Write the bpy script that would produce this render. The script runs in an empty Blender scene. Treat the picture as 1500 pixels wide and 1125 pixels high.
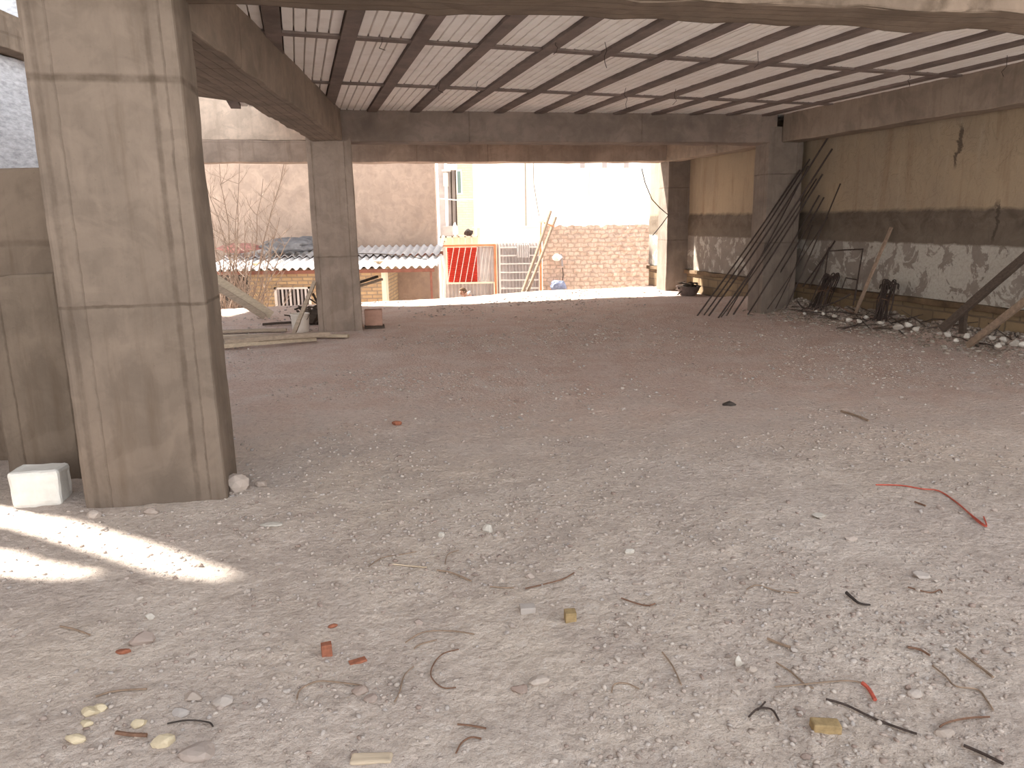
import bpy, bmesh, math, random
import numpy as np
from mathutils import Vector, Matrix, noise as mnoise
R = math.radians
random.seed(7)
C = bpy.context.scene.collection
sc = bpy.context.scene

# ---------------------------------------------------------------- camera, light, exposure
FPX = 1102.6; PITCH = R(12.38); ROLL = R(-0.944); H = 1.6
cf = np.array([0, math.cos(PITCH), -math.sin(PITCH)]); cx0 = np.array([1, 0, 0.]); cu0 = np.cross(cx0, cf)
cX = math.cos(ROLL)*cx0 + math.sin(ROLL)*cu0
cU = -math.sin(ROLL)*cx0 + math.cos(ROLL)*cu0
cam = bpy.data.cameras.new('camera'); cam.sensor_width = 36; cam.lens = 36*FPX/1500; cam.clip_end = 300
camo = bpy.data.objects.new('camera', cam); C.objects.link(camo); sc.camera = camo
M = Matrix(((cX[0], cU[0], -cf[0], 0), (cX[1], cU[1], -cf[1], 0), (cX[2], cU[2], -cf[2], H), (0, 0, 0, 1)))
camo.matrix_world = M

w = bpy.data.worlds.new('sky'); sc.world = w; w.use_nodes = True
bg = w.node_tree.nodes['Background']                     # hazy sky: bright towards the horizon
_n = w.node_tree.nodes; _l = w.node_tree.links
_tc = _n.new('ShaderNodeTexCoord'); _sp = _n.new('ShaderNodeSeparateXYZ'); _l.new(_tc.outputs['Generated'], _sp.inputs[0])
_cr = _n.new('ShaderNodeValToRGB'); _l.new(_sp.outputs[2], _cr.inputs[0]); _l.new(_cr.outputs[0], bg.inputs[0]); bg.inputs[1].default_value = 2.4
_e = _cr.color_ramp.elements; _e[0].position = 0; _e[0].color = (1, .985, .96, 1); _e[1].position = 1; _e[1].color = (.13, .145, .165, 1)
_m = _e.new(.30); _m.color = (.82, .83, .84, 1); _m = _e.new(.62); _m.color = (.24, .26, .285, 1)
SUN_EL = R(47); STR = Vector((0.954, -0.30, 0)).normalized()          # horizontal travel of the sunlight
sl = bpy.data.lights.new('sun', 'SUN'); sl.energy = 11; sl.angle = R(1.5); sl.color = (1, .95, .86)
so = bpy.data.objects.new('sun', sl); C.objects.link(so)
sdir = Vector((STR.x*math.cos(SUN_EL), STR.y*math.cos(SUN_EL), -math.sin(SUN_EL)))
so.rotation_euler = sdir.to_track_quat('-Z', 'Y').to_euler(); so.location = (-8, 2, 12)
sc.view_settings.view_transform = 'Standard'; sc.view_settings.look = 'None'
sc.view_settings.gamma = 1; sc.view_settings.use_curve_mapping = False
sc.view_settings.exposure = 1.13
sc.cycles.max_bounces = 8; sc.cycles.diffuse_bounces = 6

# ---------------------------------------------------------------- pixel of the photograph -> point on a real plane
def ray(px, py): return cf + cX*(px-750)/FPX - cU*(py-562.5)/FPX
def G(px, py, z=0.):
    d = ray(px, py); t = (z-H)/d[2]; return Vector((d[0]*t, d[1]*t, H+d[2]*t))
def AY(px, py, Y):
    d = ray(px, py); t = Y/d[1]; return Vector((d[0]*t, Y, H+d[2]*t))
def PL(px, py, P, n):
    d = Vector(ray(px, py)); O = Vector((0, 0, H)); P = Vector(P); n = Vector(n)
    return O + d*((P-O).dot(n)/d.dot(n))

AL = R(10.92)                      # lateral direction of the frame
DP = R(15.4)                       # depth direction leans left
Lv = Vector((math.cos(AL), math.sin(AL), 0)); Nv = Vector((-math.sin(AL), math.cos(AL), 0))
Dv = Vector((-math.sin(DP), math.cos(DP), 0))

# ---------------------------------------------------------------- numpy value noise
rng = np.random.RandomState(3); TAB = rng.rand(256, 256)
def vn(x, y):
    xi = np.floor(x).astype(int); yi = np.floor(y).astype(int); fx = x-xi; fy = y-yi
    fx = fx*fx*(3-2*fx); fy = fy*fy*(3-2*fy)
    a = TAB[xi % 256, yi % 256]; b = TAB[(xi+1) % 256, yi % 256]; c = TAB[xi % 256, (yi+1) % 256]; d = TAB[(xi+1) % 256, (yi+1) % 256]
    return (a*(1-fx)+b*fx)*(1-fy)+(c*(1-fx)+d*fx)*fy
def fbm(x, y, o=4):
    s = 0; a = .5; f = 1.
    for i in range(o): s = s+a*vn(x*f+17*i, y*f+31*i); a *= .5; f *= 2.03
    return s-.5
DROPX = [-12, -5.5, -1.2, 2.1, 3.3, 12]; DROPY = [13.6, 14.5, 15.8, 17.2, 18.0, 20.5]
def hgt(x, y):
    x = np.asarray(x, float); y = np.asarray(y, float)
    z = .035*fbm(x*.7+5, y*.7+3, 3) + .022*fbm(x*4, y*4+9, 3) + .013*fbm(x*15, y*15, 3) + .009*fbm(x*43+7, y*43, 2)
    z = z + .07*np.exp(-(((x-1.8)/2.2)**2+((y-16.3)/.8)**2))
    off = ((4.99-x)*math.cos(R(15.4))+(12-y)*math.sin(R(15.4)))       # distance from the right wall
    z = z + .20*np.exp(-(np.clip(off, 0, None)/.34)**2)*(.55+.9*(fbm(x*2.2, y*2.2, 3)+.5))*np.clip((15-y)/1.5, 0, 1)
    t = np.clip((y-np.interp(x, DROPX, DROPY))/1.7, 0, 1)
    z = z - 1.9*t*t*(3-2*t)
    return z
def hz(x, y): return float(hgt(x, y))
def GG(px, py, dz=0.):
    p = G(px, py); 
    for _ in range(3): p = G(px, py, hz(p.x, p.y)+dz)
    return p

# ---------------------------------------------------------------- material helpers
def newmat(name):
    m = bpy.data.materials.new(name); m.use_nodes = True; nt = m.node_tree
    return m, nt, nt.nodes['Principled BSDF']
class NT:
    def __init__(s, nt): s.nt = nt
    def n(s, t, **k):
        nd = s.nt.nodes.new(t)
        for a, b in k.items():
            if a.startswith('i_'):
                key = a[2:]; key = int(key) if key.isdigit() else key
                nd.inputs[key].default_value = b
            else: setattr(nd, a, b)
        return nd
    def l(s, a, b): s.nt.links.new(a, b)
    def math(s, op, a, b=None, c=None, clamp=False):
        nd = s.n('ShaderNodeMath', operation=op); nd.use_clamp = clamp
        for i, v in enumerate((a, b, c)):
            if v is None: continue
            if isinstance(v, (int, float)): nd.inputs[i].default_value = v
            else: s.l(v, nd.inputs[i])
        return nd.outputs[0]
    def noise(s, vec, scale, det=4, rough=.6, mapscale=None, dist=0.):
        if mapscale:
            mp = s.n('ShaderNodeMapping'); mp.inputs['Scale'].default_value = mapscale; s.l(vec, mp.inputs[0]); vec = mp.outputs[0]
        nd = s.n('ShaderNodeTexNoise'); nd.inputs['Scale'].default_value = scale; nd.inputs['Detail'].default_value = det
        nd.inputs['Roughness'].default_value = rough; nd.inputs['Distortion'].default_value = dist; s.l(vec, nd.inputs['Vector'])
        return nd.outputs['Fac']
    def mr(s, v, a, b, c=0., d=1., smooth=False):
        nd = s.n('ShaderNodeMapRange'); nd.clamp = True
        if smooth: nd.interpolation_type = 'SMOOTHSTEP'
        s.l(v, nd.inputs[0])
        for i, x in zip((1, 2, 3, 4), (a, b, c, d)): nd.inputs[i].default_value = x
        return nd.outputs[0]
    def mix(s, f, a, b, mode='MIX'):
        nd = s.n('ShaderNodeMix', data_type='RGBA', blend_type=mode)
        for sock, v in ((nd.inputs[0], f), (nd.inputs[6], a), (nd.inputs[7], b)):
            if isinstance(v, (int, float)): sock.default_value = v
            elif isinstance(v, (tuple, list)): sock.default_value = (*v[:3], 1)
            else: s.l(v, sock)
        return nd.outputs[2]
    def ramp(s, v, stops):
        nd = s.n('ShaderNodeValToRGB'); cr = nd.color_ramp
        while len(cr.elements) < len(stops): cr.elements.new(.5)
        for e, (p, c) in zip(cr.elements, stops): e.position = p; e.color = (*c, 1)
        s.l(v, nd.inputs[0]); return nd.outputs[0]
    def bump(s, h, bsdf, strength=.5, dist=.01):
        nd = s.n('ShaderNodeBump'); nd.inputs['Strength'].default_value = strength; nd.inputs['Distance'].default_value = dist
        s.l(h, nd.inputs['Height']); s.l(nd.outputs[0], bsdf.inputs['Normal'])
def mul(c, k): return tuple(min(1, x*k) for x in c)

def plain(name, col, rough=.8, metal=0., var=.2, scale=8., bump=.2, mapscale=None):
    m, nt, b = newmat(name); t = NT(nt)
    tc = t.n('ShaderNodeTexCoord').outputs['Object']
    f = t.noise(tc, scale, 5, .65, mapscale)
    t.l(t.mix(t.mr(f, .3, .7), mul(col, 1-var), mul(col, 1+var)), b.inputs['Base Color'])
    b.inputs['Roughness'].default_value = rough; b.inputs['Metallic'].default_value = metal
    b.inputs['Specular IOR Level'].default_value = .25
    if bump: t.bump(f, b, bump, .01)
    return m

def concrete(name, base, lines=(), planks=None, var=.30, warm=(1.0, .93, .84), streak=(5, 5, .5), stain=.25):
    """lines: (axis, position, half width, darkness)"""
    base = (base[0]*1.05, base[1]*.975, base[2]*.96)
    m, nt, b = newmat(name); t = NT(nt)
    tc = t.n('ShaderNodeTexCoord').outputs['Object']
    big = t.noise(tc, 1.3, 6, .6, dist=.6); mid = t.noise(tc, 7, 5, .65); fine = t.noise(tc, 55, 4, .7)
    st = t.noise(tc, 1.6, 5, .65, mapscale=streak)
    c = t.mix(t.mr(big, .32, .68), mul(base, 1-var), mul(base, 1+var*.7))
    c = t.mix(t.math('MULTIPLY', t.mr(st, .52, .72), stain*1.6), c, tuple(base[i]*.62*warm[i] for i in range(3)))
    c = t.mix(t.math('MULTIPLY', t.mr(st, .46, .3), .35), c, mul(base, 1.3))
    c = t.mix(t.math('MULTIPLY', t.mr(mid, .5, .72), .45), c, mul(base, .68))
    pt = t.noise(tc, 3.2, 4, .55, dist=1.2)
    c = t.mix(t.math('MULTIPLY', t.mr(pt, .54, .60), .28), c, mul(base, .66))
    c = t.mix(t.math('MULTIPLY', t.mr(pt, .44, .36), .25), c, mul(base, 1.35))
    c = t.mix(t.math('MULTIPLY', t.mr(fine, .62, .72), .35), c, mul(base, .5))
    h = t.math('ADD', t.math('MULTIPLY', fine, .25), t.math('MULTIPLY', mid, .6))
    sep = t.n('ShaderNodeSeparateXYZ'); t.l(tc, sep.inputs[0])
    wob = t.math('MULTIPLY', t.math('SUBTRACT', mid, .5), .025)
    wid = t.noise(tc, 9, 3, .6)
    for ax, pos, hw, dk in lines:
        d = t.math('ABSOLUTE', t.math('SUBTRACT', t.math('ADD', sep.outputs['XYZ'.index(ax)], wob), pos))
        f = t.math('MULTIPLY', t.mr(d, hw*.5, hw*1.3, 1, 0), t.mr(wid, .3, .62, .25, 1))
        c = t.mix(t.math('MULTIPLY', f, dk), c, tuple(base[i]*.42*warm[i] for i in range(3)))
        h = t.math('SUBTRACT', h, t.math('MULTIPLY', f, .6))
    if planks:
        ax, step, dk = planks
        u = t.math('FRACT', t.math('DIVIDE', t.math('ADD', sep.outputs['XYZ'.index(ax)], t.math('MULTIPLY', wob, .35)), step))
        d = t.math('ABSOLUTE', t.math('SUBTRACT', u, .5))
        f = t.math('MULTIPLY', t.mr(d, .44, .49), t.mr(wid, .3, .55, .3, 1))
        c = t.mix(t.math('MULTIPLY', f, dk), c, tuple(base[i]*.35*warm[i] for i in range(3)))
        h = t.math('ADD', h, t.math('MULTIPLY', f, .8))
    t.l(c, b.inputs['Base Color']); b.inputs['Roughness'].default_value = .9; b.inputs['Specular IOR Level'].default_value = .2
    t.bump(h, b, .55, .012)
    return m

def brickmat(name, c1, c2, mortar, bw=.22, bh=.07, msize=.012, offz=0., rough_amp=.6, scale3=True):
    m, nt, b = newmat(name); t = NT(nt)
    tc = t.n('ShaderNodeTexCoord').outputs['Object']
    sep = t.n('ShaderNodeSeparateXYZ'); t.l(tc, sep.inputs[0])
    cmb = t.n('ShaderNodeCombineXYZ'); t.l(t.math('ADD', sep.outputs[0], sep.outputs[1]), cmb.inputs[0]); t.l(sep.outputs[2], cmb.inputs[1])
    ns = t.n('ShaderNodeTexNoise'); ns.inputs['Scale'].default_value = 6; t.l(tc, ns.inputs['Vector'])
    va = t.n('ShaderNodeVectorMath', operation='SCALE'); t.l(ns.outputs['Color'], va.inputs[0]); va.inputs['Scale'].default_value = .03*rough_amp
    vb = t.n('ShaderNodeVectorMath', operation='ADD'); t.l(cmb.outputs[0], vb.inputs[0]); t.l(va.outputs[0], vb.inputs[1])
    br = t.n('ShaderNodeTexBrick'); t.l(vb.outputs[0], br.inputs['Vector'])
    br.inputs['Scale'].default_value = 1; br.inputs['Brick Width'].default_value = bw; br.inputs['Row Height'].default_value = bh
    br.inputs['Mortar Size'].default_value = msize; br.inputs['Mortar Smooth'].default_value = .3; br.inputs['Bias'].default_value = 0
    br.inputs['Color1'].default_value = (*c1, 1); br.inputs['Color2'].default_value = (*c2, 1); br.inputs['Mortar'].default_value = (*mortar, 1)
    f = t.noise(tc, 3, 5, .7); f2 = t.noise(tc, 40, 3, .7)
    c = t.mix(t.math('MULTIPLY', t.mr(f, .4, .7), .45), br.outputs['Color'], mul(mortar, .8))
    t.l(c, b.inputs['Base Color']); b.inputs['Roughness'].default_value = .9; b.inputs['Specular IOR Level'].default_value = .2
    t.bump(t.math('SUBTRACT', t.math('MULTIPLY', f2, .4), br.outputs['Fac']), b, .7, .02)
    return m

# ---------------------------------------------------------------- object helpers
def tag(o, label=None, cat=None, group=None, kind=None):
    if label: o['label'] = label
    if cat: o['category'] = cat
    if group: o['group'] = group
    if kind: o['kind'] = kind
    return o
def empty(name, loc=(0, 0, 0), rz=0., **k):
    o = bpy.data.objects.new(name, None); C.objects.link(o); o.location = loc; o.rotation_euler = (0, 0, rz); o.empty_display_size = .1
    return tag(o, **k)
def link(name, me, mat, parent=None, loc=(0, 0, 0), rz=0., smooth=False, **k):
    o = bpy.data.objects.new(name, me); C.objects.link(o)
    if mat and not me.materials: me.materials.append(mat)
    o.location = loc; o.rotation_euler = (0, 0, rz); o.parent = parent
    if smooth:
        me.polygons.foreach_set('use_smooth', [True]*len(me.polygons))
    return tag(o, **k)
def mesh(bm, name='m'):
    me = bpy.data.meshes.new(name); bmesh.ops.recalc_face_normals(bm, faces=bm.faces); bm.to_mesh(me); bm.free(); return me
def add_box(bm, lo, hi, mt=None):
    vs = [Vector((x, y, z)) for x in (lo[0], hi[0]) for y in (lo[1], hi[1]) for z in (lo[2], hi[2])]
    if mt: vs = [mt @ v for v in vs]
    b = [bm.verts.new(v) for v in vs]
    for f in ((0, 1, 3, 2), (4, 6, 7, 5), (0, 4, 5, 1), (2, 3, 7, 6), (0, 2, 6, 4), (1, 5, 7, 3)): bm.faces.new([b[i] for i in f])
    return b
def add_bar(bm, a, b, w_, t_, up=Vector((0, 0, 1))):
    a = Vector(a); b = Vector(b); d = (b-a); L = d.length; d.normalize()
    s = d.cross(up)
    if s.length < 1e-3: s = d.cross(Vector((1, 0, 0)))
    s.normalize(); u = s.cross(d)
    mt = Matrix((( d.x, s.x, u.x, a.x), (d.y, s.y, u.y, a.y), (d.z, s.z, u.z, a.z), (0, 0, 0, 1)))
    return add_box(bm, (0, -w_/2, -t_/2), (L, w_/2, t_/2), mt)
def add_tube(bm, pts, r, n=6, r2=None, cap=True):
    pts = [Vector(p) for p in pts]; rings = []; prev = None
    for i, p in enumerate(pts):
        d = (pts[min(i+1, len(pts)-1)]-pts[max(i-1, 0)]).normalized()
        if prev is None: s = d.orthogonal().normalized()
        else:
            s = prev-d*prev.dot(d)
            s = s.normalized() if s.length > 1e-4 else d.orthogonal().normalized()
        prev = s; u = d.cross(s); k = i/max(1, len(pts)-1); rr = r if r2 is None else r+(r2-r)*k
        rings.append([bm.verts.new(p+s*math.cos(a)*rr+u*math.sin(a)*rr) for a in [2*math.pi*j/n for j in range(n)]])
    for a, b in zip(rings, rings[1:]):
        for j in range(n): bm.faces.new((a[j], a[(j+1) % n], b[(j+1) % n], b[j]))
    if cap: bm.faces.new(rings[0][::-1]); bm.faces.new(rings[-1])
def add_lathe(bm, prof, n=20, c=(0, 0, 0)):
    rings = [[bm.verts.new((c[0]+r*math.cos(2*math.pi*j/n), c[1]+r*math.sin(2*math.pi*j/n), c[2]+z)) for j in range(n)] for r, z in prof]
    for a, b in zip(rings, rings[1:]):
        for j in range(n): bm.faces.new((a[j], a[(j+1) % n], b[(j+1) % n], b[j]))
    bm.faces.new(rings[0][::-1])
def rough_box(w_, d_, h_, cell=.12, amp=.006, bev=.015, taper=0., seed=0):
    """a slightly worn box with its origin at the front left bottom corner"""
    bm = bmesh.new(); add_box(bm, (0, 0, 0), (w_, d_, h_))
    bmesh.ops.recalc_face_normals(bm, faces=bm.faces)
    if bev: bmesh.ops.bevel(bm, geom=bm.edges[:], offset=bev, segments=2, affect='EDGES', profile=.5)
    for ax, L in ((0, w_), (1, d_), (2, h_)):
        n = min(70, int(L/cell))
        for i in range(1, n):
            co = [0, 0, 0]; co[ax] = L*i/n; no = [0, 0, 0]; no[ax] = 1
            bmesh.ops.bisect_plane(bm, geom=bm.verts[:]+bm.edges[:]+bm.faces[:], plane_co=co, plane_no=no)
    for v in bm.verts:
        p = v.co.copy()
        e = min(min(abs(p.x), abs(p.x-w_))+min(abs(p.y), abs(p.y-d_)), min(abs(p.x), abs(p.x-w_))+min(abs(p.z), abs(p.z-h_)), min(abs(p.y), abs(p.y-d_))+min(abs(p.z), abs(p.z-h_)))
        k = amp*(1+1.5*(e < bev*1.6))
        v.co += mnoise.noise_vector(p*2+Vector((seed, 0, 0)))*k + mnoise.noise_vector(p*14+Vector((0, seed, 0)))*k*.6
        if taper: v.co.x += (v.co.x-w_/2)*taper*(1-p.z/h_)
    return mesh(bm)
def rbox(name, org, ang, size, mat, parent=None, cell=.12, amp=.006, bev=.015, taper=0., **k):
    me = rough_box(*size, cell=cell, amp=amp, bev=bev, taper=taper, seed=len(bpy.data.objects)*1.7)
    return link(name, me, mat, parent, org, ang, **k)
def skin(name, verts, edges, mat, parent=None, sub=2, root=0, **k):
    me = bpy.data.meshes.new(name); me.from_pydata([v[:3] for v in verts], edges, [])
    o = link(name, me, mat, parent, **k)
    md = o.modifiers.new('skin', 'SKIN'); md.use_smooth_shade = True
    for i, v in enumerate(verts):
        sv = me.skin_vertices[0].data[i]; r = v[3]; sv.radius = r if isinstance(r, tuple) else (r, r); sv.use_root = (i == root)
    s = o.modifiers.new('sub', 'SUBSURF'); s.levels = sub; s.render_levels = sub
    return o

# ---------------------------------------------------------------- materials
CB = (0.228, 0.191, 0.153)
m_colbig = concrete('concrete_column_big', mul(CB, .74), [('Z', 2.47, .020, .8), ('Z', 1.28, .009, .75), ('X', .045, .016, .45), ('X', .125, .006, .3), ('X', .60, .015, .6), ('X', .668, .006, .5), ('Z', 2.85, .06, .3)], stain=.4)
m_col = concrete('concrete_column_plain', (0.267, 0.224, 0.185), [('Z', 1.25, .012, .6), ('X', .07, .008, .5), ('X', .52, .008, .5)], stain=.35)
m_colfar = concrete('concrete_column_far', (0.198, 0.171, 0.143), [('Z', 2.38, .010, .6), ('Z', 1.30, .010, .6), ('X', .5, .008, .3), ('Y', .1, .008, .4)], stain=.3)
m_beam = concrete('concrete_beam_smooth', (0.215, 0.181, 0.153), [('X', 1.9, .012, .5), ('X', 4.55, .012, .5)], streak=(1.2, 1.2, .9), stain=.3)
m_beamfront = concrete('concrete_beam_rough', (0.172, 0.139, 0.107), [], planks=('Y', .11, .7), streak=(.5, 6, 1), stain=.5)
m_skew = concrete('concrete_beam_board_marked', (0.232, 0.194, 0.155), [('Y', 1.35, .012, .5), ('Y', 3.2, .010, .4)], planks=('X', .09, .75), streak=(6, .6, 1), stain=.4)
m_beamside = concrete('concrete_beam_pale', (0.258, 0.219, 0.176), [('Y', 1.5, .03, .7), ('Y', 3.9, .008, .4)], stain=.3)
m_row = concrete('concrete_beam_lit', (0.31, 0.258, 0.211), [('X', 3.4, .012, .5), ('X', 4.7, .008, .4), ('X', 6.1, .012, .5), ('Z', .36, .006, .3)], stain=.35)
m_rib = concrete('concrete_rib', (0.202, 0.172, 0.155), [], streak=(3, .8, 1), stain=.3)
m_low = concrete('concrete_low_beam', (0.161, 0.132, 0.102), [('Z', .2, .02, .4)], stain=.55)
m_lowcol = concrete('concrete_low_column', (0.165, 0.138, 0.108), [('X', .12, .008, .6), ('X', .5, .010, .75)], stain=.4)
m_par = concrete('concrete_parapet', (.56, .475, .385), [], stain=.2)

def foam_mat():
    m, nt, b = newmat('white_foam'); t = NT(nt)
    tc = t.n('ShaderNodeTexCoord').outputs['Object']
    f = t.noise(tc, 5, 4, .6); g = t.noise(tc, 1.5, 3, .6)
    c = t.mix(t.mr(f, .45, .75), (.93, .89, .85), (.82, .77, .72)); c = t.mix(t.mr(g, .5, .75), c, (.86, .80, .74))
    t.l(c, b.inputs['Base Color']); b.inputs['Roughness'].default_value = .8; t.bump(f, b, .15, .005); return m
m_foam = foam_mat()

def ground_mat():
    m, nt, b = newmat('dusty_gravel_ground'); t = NT(nt)
    tc = t.n('ShaderNodeTexCoord').outputs['Object']
    big = t.noise(tc, .45, 5, .6, dist=.5); mid = t.noise(tc, 2.2, 6, .65, dist=.4); fine = t.noise(tc, 22, 6, .7); grit = t.noise(tc, 90, 3, .7)
    pat = t.noise(tc, .9, 4, .6)
    c = t.mix(t.mr(big, .38, .62), (.60, .51, .455), (.65, .55, .465))
    c = t.mix(t.math('MULTIPLY', t.mr(mid, .44, .62), .6), c, (.47, .39, .345))
    c = t.mix(t.math('MULTIPLY', t.mr(pat, .52, .66), .6), c, (.74, .65, .58))
    sep = t.n('ShaderNodeSeparateXYZ'); t.l(tc, sep.inputs[0])
    # the far half of the floor turns redder
    yy = t.math('ADD', sep.outputs[1], t.math('MULTIPLY', big, 3.0))
    c = t.mix(t.math('MULTIPLY', t.mr(yy, 5.6, 9.0, smooth=True), .8), c, t.mix(t.mr(mid, .4, .62), (.57, .405, .345), (.66, .54, .485)))
    c = t.mix(t.math('MULTIPLY', t.mr(yy, 3.2, 2.4, smooth=True), .55), c, (.60, .55, .54))  # near floor tinted bluish grey: sky light put into the ground colour
    c = t.mix(t.math('MULTIPLY', t.mr(fine, .52, .72), .55), c, (.25, .20, .17))
    c = t.mix(t.math('MULTIPLY', t.mr(fine, .46, .32), .5), c, (.72, .65, .60))
    c = t.mix(t.math('MULTIPLY', t.mr(grit, .58, .72), .5), c, (.22, .19, .17))
    # pale dust beyond the roof
    c = t.mix(t.mr(sep.outputs[2], -1.2, -1.7), c, (.55, .50, .44))
    t.l(c, b.inputs['Base Color']); b.inputs['Roughness'].default_value = .95; b.inputs['Specular IOR Level'].default_value = .15
    v = t.n('ShaderNodeTexVoronoi'); v.inputs['Scale'].default_value = 38; t.l(tc, v.inputs['Vector'])
    h = t.math('ADD', t.math('MULTIPLY', fine, 1.2), t.math('ADD', t.math('MULTIPLY', grit, .35), t.math('MULTIPLY', v.outputs['Distance'], -.35)))
    t.bump(h, b, 1.0, .024)
    return m
m_ground = ground_mat()

def stone_mat(name, cols, rough=.9):
    m, nt, b = newmat(name); t = NT(nt)
    g = t.n('ShaderNodeNewGeometry'); oi = t.n('ShaderNodeObjectInfo')
    r = t.math('FRACT', t.math('ADD', g.outputs['Random Per Island'], oi.outputs['Random']))
    n = len(cols)
    c = t.ramp(r, [(i/(n-1) if n > 1 else 0, c) for i, c in enumerate(cols)])
    tc = t.n('ShaderNodeTexCoord').outputs['Object']; f = t.noise(tc, 30, 4, .6)
    c = t.mix(t.math('MULTIPLY', t.mr(f, .4, .7), .4), c, (.30, .26, .23))
    t.l(c, b.inputs['Base Color']); b.inputs['Roughness'].default_value = rough; b.inputs['Specular IOR Level'].default_value = .2; t.bump(f, b, .3, .005)
    return m
m_gravel = stone_mat('gravel_stones', [(0.288, 0.232, 0.2), (0.424, 0.36, 0.312), (0.368, 0.336, 0.32), (0.464, 0.4, 0.352), (0.272, 0.2, 0.168), (0.432, 0.384, 0.352), (0.384, 0.312, 0.272), (0.528, 0.472, 0.424)])
m_white = stone_mat('white_rubble', [(.46, .42, .37), (.56, .53, .48), (.38, .34, .30)])
m_whitestone = plain('white_aerated_block', (.66, .635, .59), .9, var=.08, scale=14, bump=.5)
m_brickred = plain('broken_red_brick', (.26, .10, .06), .9, var=.3, scale=40)
m_brickolive = plain('broken_yellow_brick', (.30, .215, .11), .9, var=.25, scale=40)
m_wire_rust = plain('rusty_wire', (.16, .09, .06), .8, .0, var=.3, scale=40)
m_rebar = plain('rusty_rebar', (.06, .044, .038), .75, .2, var=.4, scale=30)
m_redwire = plain('red_wire', (.42, .09, .06), .6, var=.3, scale=30)
m_wood = plain('weathered_timber', (.35, .275, .21), .85, var=.25, scale=6, bump=.4, mapscale=(1, 8, 8))
m_wooddark = plain('dark_timber', (.07, .05, .038), .85, var=.3, scale=6, bump=.4, mapscale=(1, 8, 8))
m_woodlight = plain('pale_timber', (.48, .39, .29), .85, var=.2, scale=6, bump=.3, mapscale=(1, 8, 8))
m_twig = plain('dry_twig', (.25, .18, .13), .9, var=.3, scale=20)
m_bark = plain('bare_bush_bark', (.25, .19, .15), .9, var=.3, scale=20)
m_plastic = plain('dirty_white_plastic', (.62, .55, .48), .6, var=.1, scale=6, bump=.1)
m_clay = plain('clay_block', (.42, .25, .19), .9, var=.15, scale=10, bump=.3)
m_dark = plain('dark_rubber_and_shade', (.05, .04, .035), .8, var=.3, scale=20)
m_grey = plain('galvanised_metal', (.40, .38, .37), .6, .2, var=.2, scale=5, bump=.1)
m_tarp = plain('grey_tarpaulin', (.17, .17, .18), .8, var=.35, scale=5, bump=.5)
m_tarpred = plain('faded_red_tarpaulin', (.38, .18, .16), .8, var=.3, scale=7, bump=.5)
m_basin = plain('dented_basin_metal', (.16, .12, .105), .7, .1, var=.3, scale=12)

def right_wall_mat():
    m, nt, b = newmat('patched_plaster_wall'); t = NT(nt)
    tc = t.n('ShaderNodeTexCoord').outputs['Object']
    sep = t.n('ShaderNodeSeparateXYZ'); t.l(tc, sep.inputs[0]); Z = sep.outputs[2]; X = sep.outputs[0]
    big = t.noise(tc, .8, 5, .6, dist=.4); mid = t.noise(tc, 3.5, 6, .65, dist=.8); fine = t.noise(tc, 30, 4, .7)
    st = t.noise(tc, 1.2, 5, .6, mapscale=(4, 4, .45))
    blot = t.noise(tc, 3.4, 7, .68, mapscale=(1, 1, .75), dist=.9)
    beige = t.mix(t.mr(big, .35, .65), (0.352, 0.268, 0.18), (0.288, 0.224, 0.16))
    beige = t.mix(t.math('MULTIPLY', t.mr(st, .52, .68), .6), beige, (0.216, 0.148, 0.096))
    beige = t.mix(t.math('MULTIPLY', t.mr(st, .42, .3), .35), beige, (0.416, 0.352, 0.272))
    mort = t.mix(t.mr(mid, .35, .65), (0.092, 0.07, 0.053), (0.152, 0.12, 0.092))
    zn = t.math('ADD', Z, t.math('MULTIPLY', t.math('SUBTRACT', mid, .5), .12))
    c = t.mix(t.mr(zn, 1.60, 1.66), mort, beige)
    # lower half of the mortar course is paler
    c = t.mix(t.math('MULTIPLY', t.mr(zn, 1.42, 1.30), .4), c, (0.168, 0.136, 0.104))
    # peeling white plaster
    white = t.mix(t.mr(fine, .4, .7), (0.4, 0.368, 0.32), (0.32, 0.288, 0.248))
    base = t.mix(t.mr(mid, .35, .65), (0.248, 0.212, 0.18), (0.192, 0.16, 0.136))
    pk = t.math('ADD', blot, t.math('MULTIPLY', t.mr(X, .5, -3.5), .09))
    peel = t.mix(t.mr(pk, .53, .555), base, white)
    c = t.mix(t.mr(t.math('ADD', Z, t.math('MULTIPLY', t.math('SUBTRACT', mid, .5), .08)), 1.20, 1.17), c, peel)
    c = t.mix(t.math('MULTIPLY', t.mr(fine, .6, .75), .3), c, (.10, .08, .06))
    # a few vertical cracks
    for x0, za, zb in ((-3.0, 1.2, 1.75), (-2.3, 2.1, 2.68)):
        d = t.math('ABSOLUTE', t.math('ADD', t.math('SUBTRACT', X, x0), t.math('MULTIPLY', t.math('SUBTRACT', mid, .5), .3)))
        f = t.math('MULTIPLY', t.mr(d, .012, .03, 1, 0), t.math('MULTIPLY', t.mr(Z, za, za+.1), t.mr(Z, zb, zb-.1)))
        c = t.mix(t.math('MULTIPLY', f, .8), c, (.06, .045, .035))
    t.l(c, b.inputs['Base Color']); b.inputs['Roughness'].default_value = .92; b.inputs['Specular IOR Level'].default_value = .15
    t.bump(t.math('ADD', t.math('MULTIPLY', fine, .3), t.math('ADD', mid, t.math('MULTIPLY', t.mr(pk, .53, .555), .3))), b, .5, .02)
    return m
m_rwall = right_wall_mat()
m_ybrick = brickmat('yellow_brick_footing', (.25, .175, .10), (.20, .14, .085), (.15, .11, .075), .36, .16, .012)

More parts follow.
